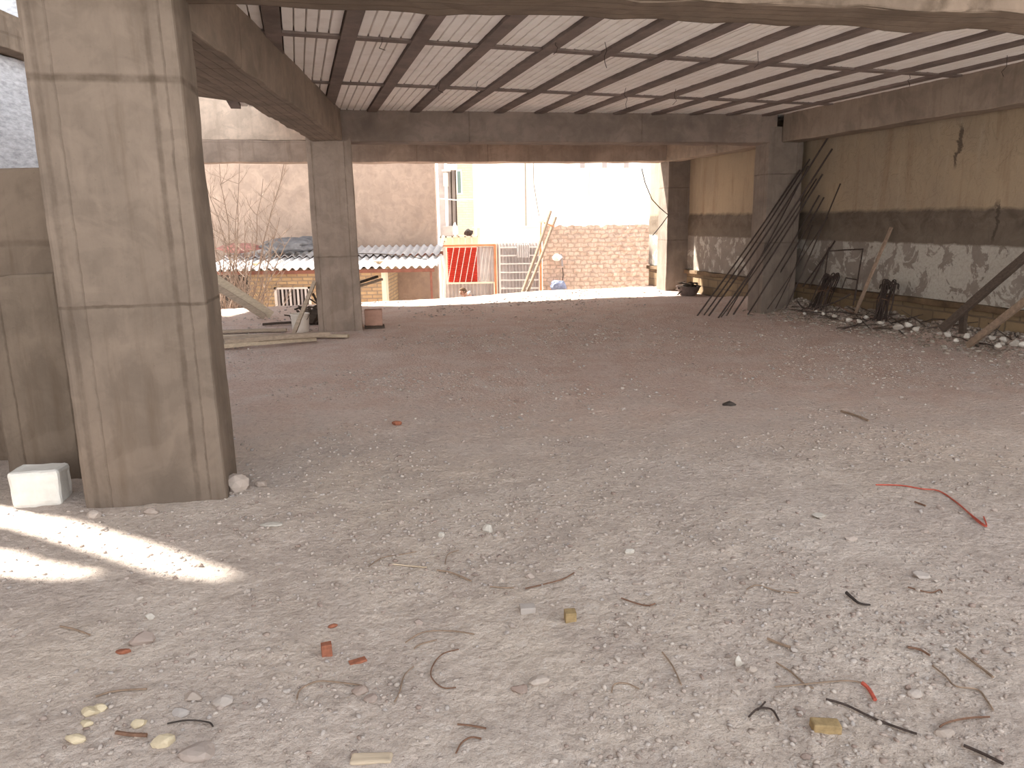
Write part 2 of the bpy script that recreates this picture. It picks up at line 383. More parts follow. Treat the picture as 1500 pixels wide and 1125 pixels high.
# ---------------------------------------------------------------- ground
def build_ground():
    ys = [-8, -5, -3, -1.5, -.5, .3, .8]; y = 1.0
    while y < 21: ys.append(y); y += max(.012, .0075*y)
    while y < 60: ys.append(y); y += 3
    ys = np.array(ys); nu = 520; u = np.linspace(-1, 1, nu)
    half = 3.4+1.0*np.clip(ys, 0, None)
    Xg = half[:, None]*u[None, :]; Yg = np.repeat(ys[:, None], nu, 1); Zg = hgt(Xg, Yg)
    co = np.stack([Xg, Yg, Zg], -1).reshape(-1, 3); n = len(ys)
    i = np.arange(n-1)[:, None]*nu+np.arange(nu-1)[None, :]
    q = np.stack([i, i+1, i+1+nu, i+nu], -1).reshape(-1, 4)
    me = bpy.data.meshes.new('ground'); me.vertices.add(len(co)); me.vertices.foreach_set('co', co.ravel())
    me.loops.add(q.size); me.loops.foreach_set('vertex_index', q.ravel()); me.polygons.add(len(q))
    me.polygons.foreach_set('loop_start', np.arange(0, q.size, 4)); me.polygons.foreach_set('loop_total', np.full(len(q), 4)); me.update()
    link('floor', me, m_ground, smooth=True, kind='structure')
build_ground()

# ---------------------------------------------------------------- right boundary wall
# local x runs along the wall away from the camera (negative = towards it), local y points into the room
WP = Vector((4.99, 12.0, 0)); WANG = math.atan2(Dv.y, Dv.x)
WR = Vector((-math.cos(DP), -math.sin(DP), 0))          # normal pointing into the room
def wl(x, y, z): return WP + Dv*x + WR*y + Vector((0, 0, z))
def build_right_wall():
    bm = bmesh.new(); nx, nz = 170, 34; x0, x1 = -13.5, 6.35
    g = [[None]*(nz+1) for _ in range(nx+1)]
    for i in range(nx+1):
        for k in range(nz+1):
            x = x0+(x1-x0)*i/nx; z = .48+(4.4-.48)*k/nz
            d = .012*mnoise.noise(Vector((x*1.5, 0, z*1.5)))+.006*mnoise.noise(Vector((x*7, 3, z*7)))
            if z < 1.2: d += .006
            elif z < 1.62: d += .02
            g[i][k] = bm.verts.new((x, d, z))
    for i in range(nx):
        for k in range(nz): bm.faces.new((g[i][k], g[i+1][k], g[i+1][k+1], g[i][k+1]))
    add_box(bm, (x0, -.4, .44), (x1, -.06, 4.4))
    me = mesh(bm)
    link('wall_right', me, m_rwall, None, WP, WANG, smooth=False, kind='structure')
build_right_wall()
rbox('trim_1', wl(-13.5, -.2, -.3), WANG, (19.85, .20, .74), m_ybrick, cell=.4, amp=.004, bev=.008, kind='structure')
rbox('trim_2', wl(-13.5, -.1, .40), WANG, (19.85, .17, .075), plain('rusty_ledge', (.13, .085, .05), .9, var=.5, scale=4, bump=.4), cell=.3, amp=.008, bev=.01, kind='structure')
# unseen sheet added on the left, cut so the sun draws two streaks
m_block = concrete('sun_blocker_concrete', (.36, .32, .27), [], stain=.3)
def build_sun_mask():
    # the cut-outs in the added sheet: polygons on the ground pushed back along the sunlight to the plane x = WX
    WX = -4.9
    def back(p, x=WX):
        k = (p.x-x)/STR.x
        return (p.y-STR.y*k, (k*math.tan(SUN_EL)))
    strips = [
        [(-60, 728), (60, 752), (150, 771), (235, 797), (345, 838), (345, 846), (240, 838), (140, 806), (60, 784), (-60, 760)],
        [(-60, 795), (30, 808), (80, 822), (150, 834), (150, 840), (70, 845), (-60, 838)]]
    th = .04; y0, y1, z1 = -7.5, 5.5, 9.5
    bm = bmesh.new(); edges = []; out = [bm.verts.new((0, y, z)) for y, z in ((y0, -.3), (y1, -.3), (y1, z1), (y0, z1))]
    edges += [bm.edges.new((out[i], out[(i+1) % 4])) for i in range(4)]
    for s in strips:
        vs = [bm.verts.new((0, *back(G(*p)))) for p in s]
        edges += [bm.edges.new((vs[i], vs[(i+1) % len(vs)])) for i in range(len(vs))]
    bmesh.ops.triangle_fill(bm, use_beauty=True, use_dissolve=False, edges=edges)
    fs = bm.faces[:]
    r = bmesh.ops.extrude_face_region(bm, geom=fs)
    for v in r['geom']:
        if isinstance(v, bmesh.types.BMVert): v.co.x -= th
    o = link('sun_mask_left', mesh(bm), m_block, None, (WX, 0, 0), kind='structure')
build_sun_mask()
m_rough = plain('rough_grey_plaster', (.40, .405, .43), .95, var=.30, scale=9, bump=1.0, mapscale=(1, .8, 2.6))
rbox('wall_north', (-7.4, 6.4, -2.2), 0, (.4, 6.9, 6.15), m_rough, cell=.25, amp=.02, kind='structure')
rbox('wall_north_cap', (-7.5, 6.4, 3.95), 0, (.75, 7.0, .5), m_low, cell=.4, amp=.01, kind='structure').name = 'trim_3'
rbox('sun_blocker_upper', (-7.6, 12.0, 3.0), 0, (.6, 4.0, 9), m_rough, cell=1, amp=.01, kind='structure').name = 'sun_blocker_northwest'  # unseen upper block, added to trim the sunlit strip
rbox('sun_blocker_west', (-20, 9.65, -2.2), 0, (2, 7.75, 26), m_block, cell=3, amp=0, kind='structure')  # unseen tower, added to keep the sun off the floor

# ---------------------------------------------------------------- ceiling: concrete ribs with foam filler between
CZ = 3.11
BP = Vector((-2.84, 11.07, 0))                        # front left corner of the middle column
def lat(P, s, off=0, z=0): return Vector((P.x, P.y, 0)) + Lv*s + Nv*off + Vector((0, 0, z))
ceil = empty('ceiling', (0, 8, CZ), kind='structure')
def world_part(name, me, mat, **k):
    o = link(name, me, mat, ceil, **k); o.matrix_parent_inverse = Matrix.Translation((0, -8, -CZ)); return o
# the roof deck above the foam
RIB0 = lat(BP, .33, 0)                                # where the first rib meets the beam
PER = Vector((Dv.y, -Dv.x, 0))                        # to the right, square to the ribs
def cc(u, v, z): return Vector((RIB0.x, RIB0.y, 0)) + PER*u - Dv*v + Vector((0, 0, z))   # u right of rib 0, v towards the camera
def cbox(u0, u1, v0, v1, z0, z1, sk=0.):
    bm = bmesh.new(); b = []
    for z in (z0, z1):
        for (u, v) in ((u0, v0), (u1, v0), (u1, v1), (u0, v1)): b.append(bm.verts.new(cc(u, v-sk*u, z)))
    for f in ((3, 2, 1, 0), (4, 5, 6, 7), (0, 1, 5, 4), (1, 2, 6, 5), (2, 3, 7, 6), (3, 0, 4, 7)): bm.faces.new([b[i] for i in f])
    return bm
SK = math.tan(DP-AL)                                  # beams are not square to the ribs
PITCHR = .605; RW = .13
m_deck = concrete('roof_deck', (.33, .29, .25), [])
world_part('deck', mesh(cbox(-1.6, 8.2, -.3, 8.0, CZ+.2, CZ+.34, SK)), m_deck)
JO = [0.0, 2.22, 4.42, 6.9]                           # cross ribs, distance from the back beam
def groove_panel(u0, u1, v0, v1, n=5):
    """foam block: n raised strips with narrow grooves between them"""
    bm = bmesh.new(); wdt = (u1-u0)/n; prof = []
    for i in range(n):
        a = u0+i*wdt; prof += [(a, .045), (a+.008, 0), (a+wdt-.008, 0), (a+wdt, .045)]
    vs = [v0+(v1-v0)*k/24 for k in range(25)]
    rows = []
    for v in vs:
        e = .006*mnoise.noise(Vector((u0, v*9, 0)))
        rows.append([bm.verts.new(cc(u, v-SK*u+(random.uniform(-.012, .012) if v in (vs[0], vs[-1]) else 0), CZ+.02+h+e)) for u, h in prof])
    for a, b in zip(rows, rows[1:]):
        for j in range(len(prof)-1): bm.faces.new((a[j], b[j], b[j+1], a[j+1]))
    top = [[bm.verts.new(cc(u, v-SK*u, CZ+.19)) for u in (u0, u1)] for v in (v0, v1)]
    bm.faces.new((top[0][0], top[0][1], top[1][1], top[1][0]))
    return bm
NR = 12
for k in range(-2, NR+1):
    u = k*PITCHR
    vmax = 7.6
    me = mesh(cbox(u-RW/2, u+RW/2, .02, vmax, CZ-.005, CZ+.21, SK))
    world_part('concrete_rib', me, m_rib)
    for j, (a, b) in enumerate(zip(JO, JO[1:])):
        if k == NR: continue
        world_part('foam_block', mesh(groove_panel(u+RW/2+.004, u+PITCHR-RW/2-.004, a+.07, b-.05)), m_foam)
for v in JO[1:3]:
    bm = bmesh.new()
    add = cbox(-1.5, 7.8, v-.05, v+.065, CZ+.004, CZ+.21, SK)
    world_part('cross_rib', mesh(add), m_rib)

for i, (px, py, L_) in enumerate([(886, 65, .20), (917, 131, .22), (1332, 110, .12), (990, 133, .16), (700, 122, .10), (1110, 78, .13), (1475, 84, .18), (815, 62, .10), (345+300, 120, .12), (560, 58, .09)]):
    p = G(px, py, CZ); rr_ = random.Random(i); bm = bmesh.new()
    pts = [p+Vector((0, 0, .02))]+[p+Vector((rr_.uniform(-.03, .03), rr_.uniform(-.03, .03), -L_*k/4)) for k in range(1, 5)]
    add_tube(bm, pts, .003, 5); world_part('tie_wire', mesh(bm), m_rebar)

# ---------------------------------------------------------------- columns
CP = Vector((-2.46, 4.11, 0))
rbox('concrete_column', CP-Vector((0, 0, .12)), AL, (.735, .45, 4.2), m_colbig, amp=.003, bev=.022, taper=.06, cell=.1,
     label='big board-marked concrete column in the left foreground beside the white block', cat='column')
rbox('concrete_column', BP-Vector((0, 0, .15)), AL, (.62, .5, 3.1), m_col, amp=.003, bev=.015, taper=.04,
     label='concrete column with a stained foot, standing between the bucket and the clay block', cat='column')
RP = Vector((4.13, 12.41, 0))
rbox('concrete_column', RP-Vector((0, 0, .15)), AL, (.60, .45, 3.1), m_colfar, amp=.003, bev=.012,
     label='concrete column at the right with rusty bars leaning across it', cat='column')
FP = Vector((3.33, 16.22, 0))
rbox('concrete_column', FP-Vector((0, 0, .2)), AL, (.62, .52, 4.0), m_colfar, amp=.003, bev=.012,
     label='far concrete column on the right with a metal basin at its foot', cat='column')
LC = G(16, 700); LC.z = -.15
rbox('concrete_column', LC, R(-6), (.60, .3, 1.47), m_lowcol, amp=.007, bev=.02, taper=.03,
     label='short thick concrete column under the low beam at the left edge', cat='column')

# ---------------------------------------------------------------- beams
rbox('concrete_beam', lat(CP, -.1, 0, 2.83), AL, (11.0, .47, .75), m_beamfront, amp=.012, bev=.02, cell=.16,
     label='near concrete beam crossing the top of the picture over the foreground column', cat='beam')
rbox('concrete_beam', lat(BP, .42, 0.0, 2.71), AL, (6.8, .5, .75), m_beam, amp=.006, bev=.012, cell=.2,
     label='long concrete beam at the far end of the foam ceiling', cat='beam')
FA = lat(FP, -9.9, .0)
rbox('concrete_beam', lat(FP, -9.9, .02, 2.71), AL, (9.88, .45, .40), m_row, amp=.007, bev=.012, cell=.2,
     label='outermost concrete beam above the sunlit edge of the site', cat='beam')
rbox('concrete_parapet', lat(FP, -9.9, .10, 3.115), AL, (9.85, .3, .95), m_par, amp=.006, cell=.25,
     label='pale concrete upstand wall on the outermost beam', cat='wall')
# second roof strip between the long beam and the outermost beam, and the left stair landing slab
def poly_slab(name, pts, z0, z1, mat, **k):
    bm = bmesh.new(); a = [bm.verts.new((x, y, z0)) for x, y in pts]; b = [bm.verts.new((x, y, z1)) for x, y in pts]; n = len(pts)
    bm.faces.new(a[::-1]); bm.faces.new(b)
    for i in range(n): bm.faces.new((a[i], a[(i+1) % n], b[(i+1) % n], b[i]))
    bmesh.ops.recalc_face_normals(bm, faces=bm.faces)
    o = Vector((pts[0][0], pts[0][1], z0))
    for v in bm.verts: v.co -= o
    return link(name, mesh(bm), mat, None, o, **k)
a = lat(BP, .25, .5); b = lat(BP, 7.7, .5); c = lat(FP, 1.2, .02); d = lat(FP, -6.2, .02)
poly_slab('roof_slab', [(p.x, p.y) for p in (a, b, c, d)], 3.13, 3.3, m_deck, label='concrete roof slab behind the long far beam', cat='slab')
poly_slab('landing_slab', [(-2.15, 4.62), (-2.75, 4.6), (-3.7, 6.6), (-2.87, 7.17), (-2.42, 7.81), (-2.15, 7.81)], 2.73, 3.02, m_skew,
          label='soffit slab with board marks left of the slanting beam', cat='slab')
# slanting beam from the near column to the middle column: local y runs along it
p0 = Vector((-1.83, 4.56, 2.71)); p1 = Vector((-2.33, 11.10, 2.71)); ang = math.atan2(p1.y-p0.y, p1.x-p0.x)-R(90)
Ls = (p1-p0).length
rbox('concrete_beam', p0+Vector((-math.cos(ang)*.42, -math.sin(ang)*.42, 0)), ang, (.42, Ls, .70), m_skew, amp=.008, bev=.015, cell=.16,
     label='slanting board-marked concrete beam from the near column to the middle column', cat='beam')
# right hand beams, local y runs away from the camera
def rbeam(p, L, **k):
    rbox('concrete_beam', p, DP, (.34, L, .72), m_beamside, amp=.006, bev=.012, cell=.2, **k)
q = Vector((4.33, 12.42, 2.71)); rbeam(q-Dv*9.2, 9.2, label='pale concrete beam running along the top of the right wall towards the camera', cat='beam')
rbeam(Vector((4.2, 12.86, 2.71)), 3.5, label='short concrete beam between the two columns on the right', cat='beam')
# low beam at the left
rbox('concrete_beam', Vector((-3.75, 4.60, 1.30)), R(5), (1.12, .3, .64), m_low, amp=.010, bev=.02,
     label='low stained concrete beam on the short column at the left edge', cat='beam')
# everything above: the next floor keeps the sky out
rbox('upper_floor_slab', lat(CP, .1, .0, 3.6), AL, (9.5, 11.1, .25), m_deck, cell=2.0, amp=0, bev=0,
     label='concrete slab of the floor above the foam ceiling', cat='slab')
rbox('dark_backing_panel', Vector((-4.75, 5.0, -.2)), R(5), (2.4, .12, 1.6), m_low, cell=.3,  # added dark backing, stands in for the shade of the recess
     label='dark panel added to darken the recess behind the short column', cat='wall')

# ---------------------------------------------------------------- the yard and buildings behind
YZ = -1.9
m_beige = concrete('beige_render', (.47, .39, .32), [], streak=(1.5, 1.5, .8), stain=.2, var=.12)
m_shedbrick = brickmat('shed_brick', (.58, .42, .24), (.48, .33, .19), (.34, .27, .20), .24, .085, .014)
m_oldbrick = brickmat('old_rubble_brick', (.72, .52, .42), (.58, .44, .35), (.46, .35, .28), .19, .12, .022, rough_amp=4.5)
m_whitefac = plain('white_stone_facade', (.90, .88, .83), .7, var=.03, scale=2, bump=0)
m_cream = plain('cream_plaster', (.86, .82, .66), .8, var=.06, scale=3, bump=.1)
m_beigebrick = brickmat('pale_facade_brick', (.72, .58, .46), (.68, .54, .43), (.56, .46, .38), .22, .08, .01, rough_amp=.1)
m_greyfac = plain('grey_recess_render', (.36, .33, .33), .85, var=.15, scale=3)
m_redlouvre = plain('red_painted_metal', (.62, .07, .045), .6, var=.08, scale=4, bump=0)
m_orange = plain('orange_primer_steel', (.62, .27, .14), .7, var=.15, scale=6)
m_whitemetal = plain('white_painted_steel', (.80, .76, .72), .6, var=.06, scale=6, bump=0)
m_galv = plain('corrugated_galvanised', (.47, .43, .42), .6, .1, var=.15, scale=3, bump=.1)
m_galvlight = plain('pale_corrugated_sheet', (.60, .57, .56), .6, .1, var=.12, scale=3, bump=.1)
m_rooffc = plain('weathered_corrugated_roof', (.62, .60, .60), .85, var=.15, scale=2.5, bump=.3)
m_glass = plain('greenish_window_glass', (.16, .24, .23), .15, var=.1, bump=0)
m_brown = plain('brown_steel_post', (.25, .11, .08), .7, var=.2)
m_pink = plain('pinkish_pilaster', (.80, .62, .52), .8, var=.05, bump=0)
m_yel = plain('yellow_green_tint', (.80, .84, .50), .7, var=.1, scale=1.2, bump=0)

def bxm(bm, lo, hi): add_box(bm, lo, hi)
def simple(name, boxes, mat, parent=None, loc=(0, 0, 0), rz=0., bevel=0., **k):
    bm = bmesh.new()
    for lo, hi in boxes: add_box(bm, lo, hi)
    if bevel: bmesh.ops.bevel(bm, geom=bm.edges[:], offset=bevel, segments=1, affect='EDGES')
    return link(name, mesh(bm), mat, parent, loc, rz, **k)

# yard floor out to the buildings is part of the ground; beige gable wall
simple('neighbour_gable_wall', [((-9.5, 0, -.3), (0, .35, 8.6))], m_beige, None, (-1.86, 19.6, YZ), 0,
       label='tall beige rendered wall of the neighbouring house behind the corrugated shed roof', cat='wall')

# brick shed with a corrugated roof
shed = empty('brick_shed', (-2.9, 17.2, YZ), 0, label='low yellow brick shed with a corrugated roof in front of the beige wall', cat='shed')
EAVE = .60-YZ
def shed_wall():
    bm = bmesh.new()
    # front wall with a window opening (px 402..455)
    x0 = -3.05; wx0 = -2.47; wx1 = -1.64; zs = .16-YZ; zb = -.30-YZ
    add_box(bm, (x0, 0, -.3), (wx0, .22, EAVE-.04)); add_box(bm, (wx1, 0, -.3), (0, .22, EAVE-.04))
    add_box(bm, (wx0, 0, zs), (wx1, .22, EAVE-.04)); add_box(bm, (wx0, 0, -.3), (wx1, .22, zb))
    add_box(bm, (-.22, .22, -.3), (0, 2.35, EAVE+.1)); add_box(bm, (x0, .22, -.3), (x0+.22, 2.35, EAVE+.1))
    return mesh(bm)
link('wall', shed_wall(), m_shedbrick, shed)
win = simple('window_frame', [((-2.47, -.03, -.30-YZ), (-2.41, .05, .16-YZ)), ((-1.70, -.03, -.30-YZ), (-1.64, .05, .16-YZ)), ((-2.47, -.03, .12-YZ), (-1.64, .05, .16-YZ))], m_whitemetal, shed)
for i in range(8):
    x = -2.40+i*.088
    simple('slat', [((x, -.01, -.3-YZ), (x+.045, .02, .13-YZ))], m_galvlight if i % 2 else m_greyfac, win)
simple('window_shade_sheet', [((-2.47, .16, -.35-YZ), (-1.64, .2, .2-YZ))], m_dark, shed)  # near-black sheet standing in for the shade behind the slats
def corrugated(bm, x0, x1, y0, z0, y1, z1, pitch=.177, amp=.032, th=.012, n=8, along=6):
    cols = int((x1-x0)/pitch*n); rows = []
    for s in (0, 1):
        rr = []
        for j in range(along+1):
            k = j/along
            rr.append([bm.verts.new((x0+(x1-x0)*i/cols, y0+(y1-y0)*k, z0+(z1-z0)*k+amp*math.cos(2*math.pi*(x0+(x1-x0)*i/cols)/pitch)+s*th+.01*mnoise.noise(Vector((i*.05, j, z0))))) for i in range(cols+1)])
        rows.append(rr)
    for s, rr in enumerate(rows):
        for a, b in zip(rr, rr[1:]):
            for i in range(cols): bm.faces.new((a[i], a[i+1], b[i+1], b[i]))
    for i in range(cols):
        bm.faces.new((rows[0][0][i], rows[0][0][i+1], rows[1][0][i+1], rows[1][0][i]))
        bm.faces.new((rows[0][-1][i], rows[0][-1][i+1], rows[1][-1][i+1], rows[1][-1][i]))
bm = bmesh.new(); corrugated(bm, -3.95, 1.28, -.28, EAVE-.02, 1.15, EAVE+.16); link('roof_sheet', mesh(bm), m_rooffc, shed, smooth=False)
bm = bmesh.new(); corrugated(bm, -3.95, 1.22, 1.0, EAVE+.20, 2.38, EAVE+.36); link('roof_sheet', mesh(bm), m_rooffc, shed, smooth=False)
simple('rafter', [((-3.9, -.2, EAVE-.13), (1.2, -.12, EAVE-.055)), ((-3.9, 2.2, EAVE+.12), (1.2, 2.3, EAVE+.22))], m_brown, shed)
simple('post', [((1.10, -.2, -.3), (1.15, -.15, EAVE-.12))], m_brown, shed)
simple('door_jamb', [((-.02, -.02, -.3), (.08, .3, EAVE-.06))], m_cream, shed)
def lump(bm, c, r, s, seed, sub=2):
    b = bmesh.ops.create_icosphere(bm, subdivisions=sub, radius=1)
    for v in b['verts']:
        d = 1+.35*mnoise.noise(v.co*1.7+Vector((seed, 0, 0)))+.15*mnoise.noise(v.co*5+Vector((0, seed, 0)))
        v.co = Vector((c[0]+v.co.x*r*s[0]*d, c[1]+v.co.y*r*s[1]*d, c[2]+v.co.z*r*s[2]*d))
def lumpobj(name, loc, r, s, mat, seed, sub=3, **k):
    bm = bmesh.new(); lump(bm, (0, 0, 0), r, s, seed, sub); return link(name, mesh(bm), mat, None, loc, **k)
lumpobj('tarpaulin', AY(418, 359, 18.4), .5, (1.35, .6, .34), m_tarp, 3, label='crumpled dark grey tarpaulin lying on the shed roof', cat='tarpaulin')
lumpobj('tarpaulin', AY(470, 355, 19.0), .5, (1.6, .5, .30), m_tarp, 8, label='dark grey roll of sheeting on the shed roof behind the middle column', cat='tarpaulin')
lumpobj('tarpaulin', AY(352, 363, 18.4), .38, (1.3, .6, .30), m_tarpred, 5, label='faded red cloth bundle on the shed roof behind the bare bush', cat='cloth')
bm = bmesh.new(); add_tube(bm, [AY(500, 371, 18.0), AY(560, 372, 17.9), AY(600, 376, 17.7), AY(625, 380, 17.5)], .012); me = mesh(bm)
link('cable', me, m_dark, label='black cable lying along the right part of the shed roof', cat='cable')
simple('doorway_shade_sheet', [((-9, 0, -.3), (-3.3, .2, 2.5))], m_dark, None, (-2.9, 17.9, YZ), label='near-black sheet for the doorway shade behind the bare bush', cat='wall')  # near-black sheet put in for the shade of the doorway
for (a, b_, c_, d_), lab in (((530, 412, 553, 405), 'dark stick poking out level from behind the middle column, upper of two'), ((528, 417, 560, 409), 'pale stick poking out level from behind the middle column, lower of two')):
    bm = bmesh.new(); add_bar(bm, AY(a-34, b_+12, 11.75), AY(c_, d_, 12.3), .045, .035)
    me = mesh(bm); link('stick', me, m_wood if 'pale' in lab else m_wooddark, label=lab, cat='stick')

# bare bush
def bush():
    rnd = random.Random(11); bm = bmesh.new(); Y = 16.3
    def grow(p, d, L, r, lvl):
        pts = [p.copy()]; q = p.copy(); dd = d.copy(); n = 6
        for i in range(n):
            dd = (dd+Vector((rnd.uniform(-.16, .16), rnd.uniform(-.12, .12), rnd.uniform(-.02, .1)))).normalized(); q = q+dd*L/n; pts.append(q.copy())
        add_tube(bm, pts, r, 5, r*.4, cap=False)
        if lvl > 0:
            for _ in range(rnd.randint(4, 6)):
                k = rnd.randint(1, n); e = (dd+Vector((rnd.uniform(-.95, .95), rnd.uniform(-.5, .5), rnd.uniform(-.1, .5)))).normalized()
                grow(pts[k], e, L*rnd.uniform(.3, .55), r*.55, lvl-1)
    base = AY(338, 470, Y); base.z = -1.0
    for tx, ty in ((322, 240), (352, 240), (385, 262), (418, 236), (300, 265), (395, 330), (408, 318), (345, 300), (362, 330), (310, 330), (428, 345), (330, 345), (375, 350)):
        t = AY(tx, ty, Y+rnd.uniform(-.5, .5)); b0 = base+Vector((rnd.uniform(-.45, .45), rnd.uniform(-.2, .2), 0))
        mid = b0.lerp(t, .45)+Vector((rnd.uniform(-.15, .25), 0, .25))
        n = 9; pts = []
        for i in range(n+1):
            k = i/n; p = b0*(1-k)**2+mid*2*k*(1-k)+t*k*k; pts.append(p+Vector((rnd.uniform(-.03, .03), rnd.uniform(-.03, .03), 0)))
        add_tube(bm, pts, .021, 6, .006, cap=False)
        for i in range(2, n):
            for _ in range(2):
                e = Vector((rnd.uniform(-.9, .9), rnd.uniform(-.5, .5), rnd.uniform(.2, 1))).normalized(); grow(pts[i], e, rnd.uniform(.25, .7), .007, 1)
    for _ in range(40):
        b0 = base+Vector((rnd.uniform(-.8, .8), rnd.uniform(-.3, .3), rnd.uniform(-.2, .6)))
        grow(b0, Vector((rnd.uniform(-.7, .7), rnd.uniform(-.4, .4), 1)).normalized(), rnd.uniform(.5, 1.2), .013, 1)
    return mesh(bm)
link('bare_bush', bush(), m_bark, label='leafless bush of thin branches growing in front of the shed', cat='bush')

# sheet metal fence and gate
FY = 21.0
def fx(px, py=395): return AY(px, py, FY).x
def fz(py, px=715): return AY(px, py, FY).z
def sheet(bm, x0, x1, z0, z1, y, pitch=.1, amp=.018):
    n = max(4, int((x1-x0)/pitch*6)); f = []
    for s in (0, .004):
        f.append([(bm.verts.new((x0+(x1-x0)*i/n, y+s+amp*math.sin(2*math.pi*(x1-x0)*i/n/pitch), z0)), bm.verts.new((x0+(x1-x0)*i/n, y+s+amp*math.sin(2*math.pi*(x1-x0)*i/n/pitch), z1))) for i in range(n+1)])
    for g in f:
        for a, b in zip(g, g[1:]): bm.faces.new((a[0], b[0], b[1], a[1]))
gate = empty('sheet_metal_gate', (fx(690), FY, YZ), label='ribbed sheet metal gate with a red louvred panel, left part of the yard fence', cat='gate')
gate_inv = Matrix.Translation((-fx(690), -FY, -YZ))
def gp(name, me, mat, parent=gate, **k):
    o = link(name, me, mat, parent, **k)
    if parent is gate or parent is fence_root[0]: o.matrix_parent_inverse = gate_inv if parent is gate else fence_root[1]
    return o
fence_root = [None, None]
bm = bmesh.new(); sheet(bm, fx(652), fx(723), YZ, fz(413), FY+.06); gp('lower_sheet', mesh(bm), m_galv)
bm = bmesh.new(); sheet(bm, fx(699), fx(724), fz(413), fz(361), FY+.05, .12); gp('upper_sheet', mesh(bm), m_galvlight)
bm = bmesh.new()
zt, zb_ = fz(362), fz(413); x0, x1 = fx(656), fx(699)
add_box(bm, (x0, FY, zb_), (x1, FY+.03, zt))
nl = 17
for i in range(nl):
    z = zb_+(zt-zb_)*(i+.2)/nl
    vs = [bm.verts.new(p) for p in ((x0, FY-.002, z), (x1, FY-.002, z), (x1, FY-.035, z+.012), (x0, FY-.035, z+.012), (x0, FY-.002, z+(zt-zb_)/nl*.7), (x1, FY-.002, z+(zt-zb_)/nl*.7))]
    bm.faces.new((vs[0], vs[1], vs[2], vs[3])); bm.faces.new((vs[3], vs[2], vs[5], vs[4])); bm.faces.new((vs[0], vs[3], vs[4])); bm.faces.new((vs[1], vs[5], vs[2]))
red = gp('red_louvre_panel', mesh(bm), m_redlouvre, label='bright red louvred panel')
for i in range(5):
    xa = x0-.02+(x1-x0)*(i+.05)/5; bm = bmesh.new(); add_bar(bm, (xa, FY-.05, zb_-.02), (xa+.20, FY-.05, zt), .018, .018, Vector((0, 1, 0)))
    gp('diagonal_bar', mesh(bm), m_whitemetal)
for i in range(3):
    xa = fx(702)+i*.1; bm = bmesh.new(); add_bar(bm, (xa, FY-.03, zb_+.05), (xa+.14, FY-.03, zt-.02), .014, .014, Vector((0, 1, 0))); gp('diagonal_bar', mesh(bm), m_whitemetal)
bm = bmesh.new(); add_box(bm, (fx(650), FY-.04, fz(360.5)), (fx(726), FY+.08, fz(357.5))); gp('top_rail', mesh(bm), m_orange)
bm = bmesh.new(); add_box(bm, (fx(654), FY-.06, fz(415)), (fx(722), FY, fz(412.6))); gp('mid_rail', mesh(bm), m_cream)
bm = bmesh.new(); add_box(bm, (fx(724), FY-.05, YZ), (fx(727.5), FY+.03, fz(358))); gp('gate_post', mesh(bm), m_orange)
fr = empty('corrugated_fence', (fx(760), FY, YZ), label='grey corrugated fence with thin white rails between the gate and the orange post', cat='fence')
fence_root[0] = fr; fence_root[1] = Matrix.Translation((-fx(760), -FY, -YZ))
bm = bmesh.new(); sheet(bm, fx(728), fx(790), YZ, fz(357), FY+.08, .09); gp('sheet', mesh(bm), m_galv, fr)
for py in (363, 375, 387, 399.5, 411, 423):
    bm = bmesh.new(); add_box(bm, (fx(731), FY-.01, fz(py+.9)), (fx(789), FY+.03, fz(py-.9))); gp('rail', mesh(bm), m_whitemetal, fr)
bm = bmesh.new(); add_box(bm, (fx(731), FY-.05, YZ), (fx(733.3), FY+.0, fz(357))); gp('white_post', mesh(bm), m_whitemetal, fr)
bm = bmesh.new(); sheet(bm, fx(757), fx(776), fz(378), fz(358), FY-.04, .06); gp('patch_sheet', mesh(bm), m_galvlight, fr)
simple('steel_post', [((-.03, -.03, 0), (.03, .03, fz(365)-YZ))], m_orange, None, (fx(792), FY-.02, YZ), label='orange steel post between the corrugated fence and the old brick wall', cat='post')
bm = bmesh.new(); add_tube(bm, [AY(650, 345, FY-.1), AY(646, 365, FY-.1), AY(649, 378, FY-.1), AY(652, 395, FY-.12), AY(651, 440, FY-.1)], .03, 6); me = mesh(bm)
link('downpipe', me, m_whitemetal, label='crooked white pipe at the left end of the metal gate', cat='pipe')
# trellis and low cream wall behind the fence
tr = []
X0, X1 = AY(644, 352, 21.6).x, AY(700, 352, 21.6).x; Z1 = AY(670, 346, 21.6).z; Z0 = AY(670, 362, 21.6).z
tr = [((X0, 0, Z1-.035-YZ), (X1, .05, Z1-YZ)), ((X0, 0, YZ-YZ), (X0+.05, .05, Z1-YZ))]
for i in range(1, 7): tr.append(((X0+(X1-X0)*i/6-.02, 0, 0), (X0+(X1-X0)*i/6+.02, .05, Z1-YZ)))
tr += [((X0, .01, Z0+.14-YZ), (X0+.35, .04, Z0+.17-YZ)), ((X0+.12, .01, Z0-YZ), (X0+.15, .04, Z1-YZ))]
tr.append(((X0+.2, .04, 0), (X1, .07, Z1-.04-YZ)))
simple('white_railing', tr, m_cream, None, (0, 21.6, YZ), label='white railing standing just behind the metal gate', cat='railing')
Xa, Xb = AY(697, 345, 24).x, AY(800, 345, 24).x
simple('low_wall', [((Xa, 0, -.2), (Xb, .3, AY(740, 333, 24).z-YZ)), ((Xa-.1, -.05, AY(740, 333.6, 24).z-YZ), (Xb, .35, AY(740, 331.8, 24).z-YZ))], m_cream, None, (0, 24, YZ), label='low cream wall between the fence and the white building', cat='wall')

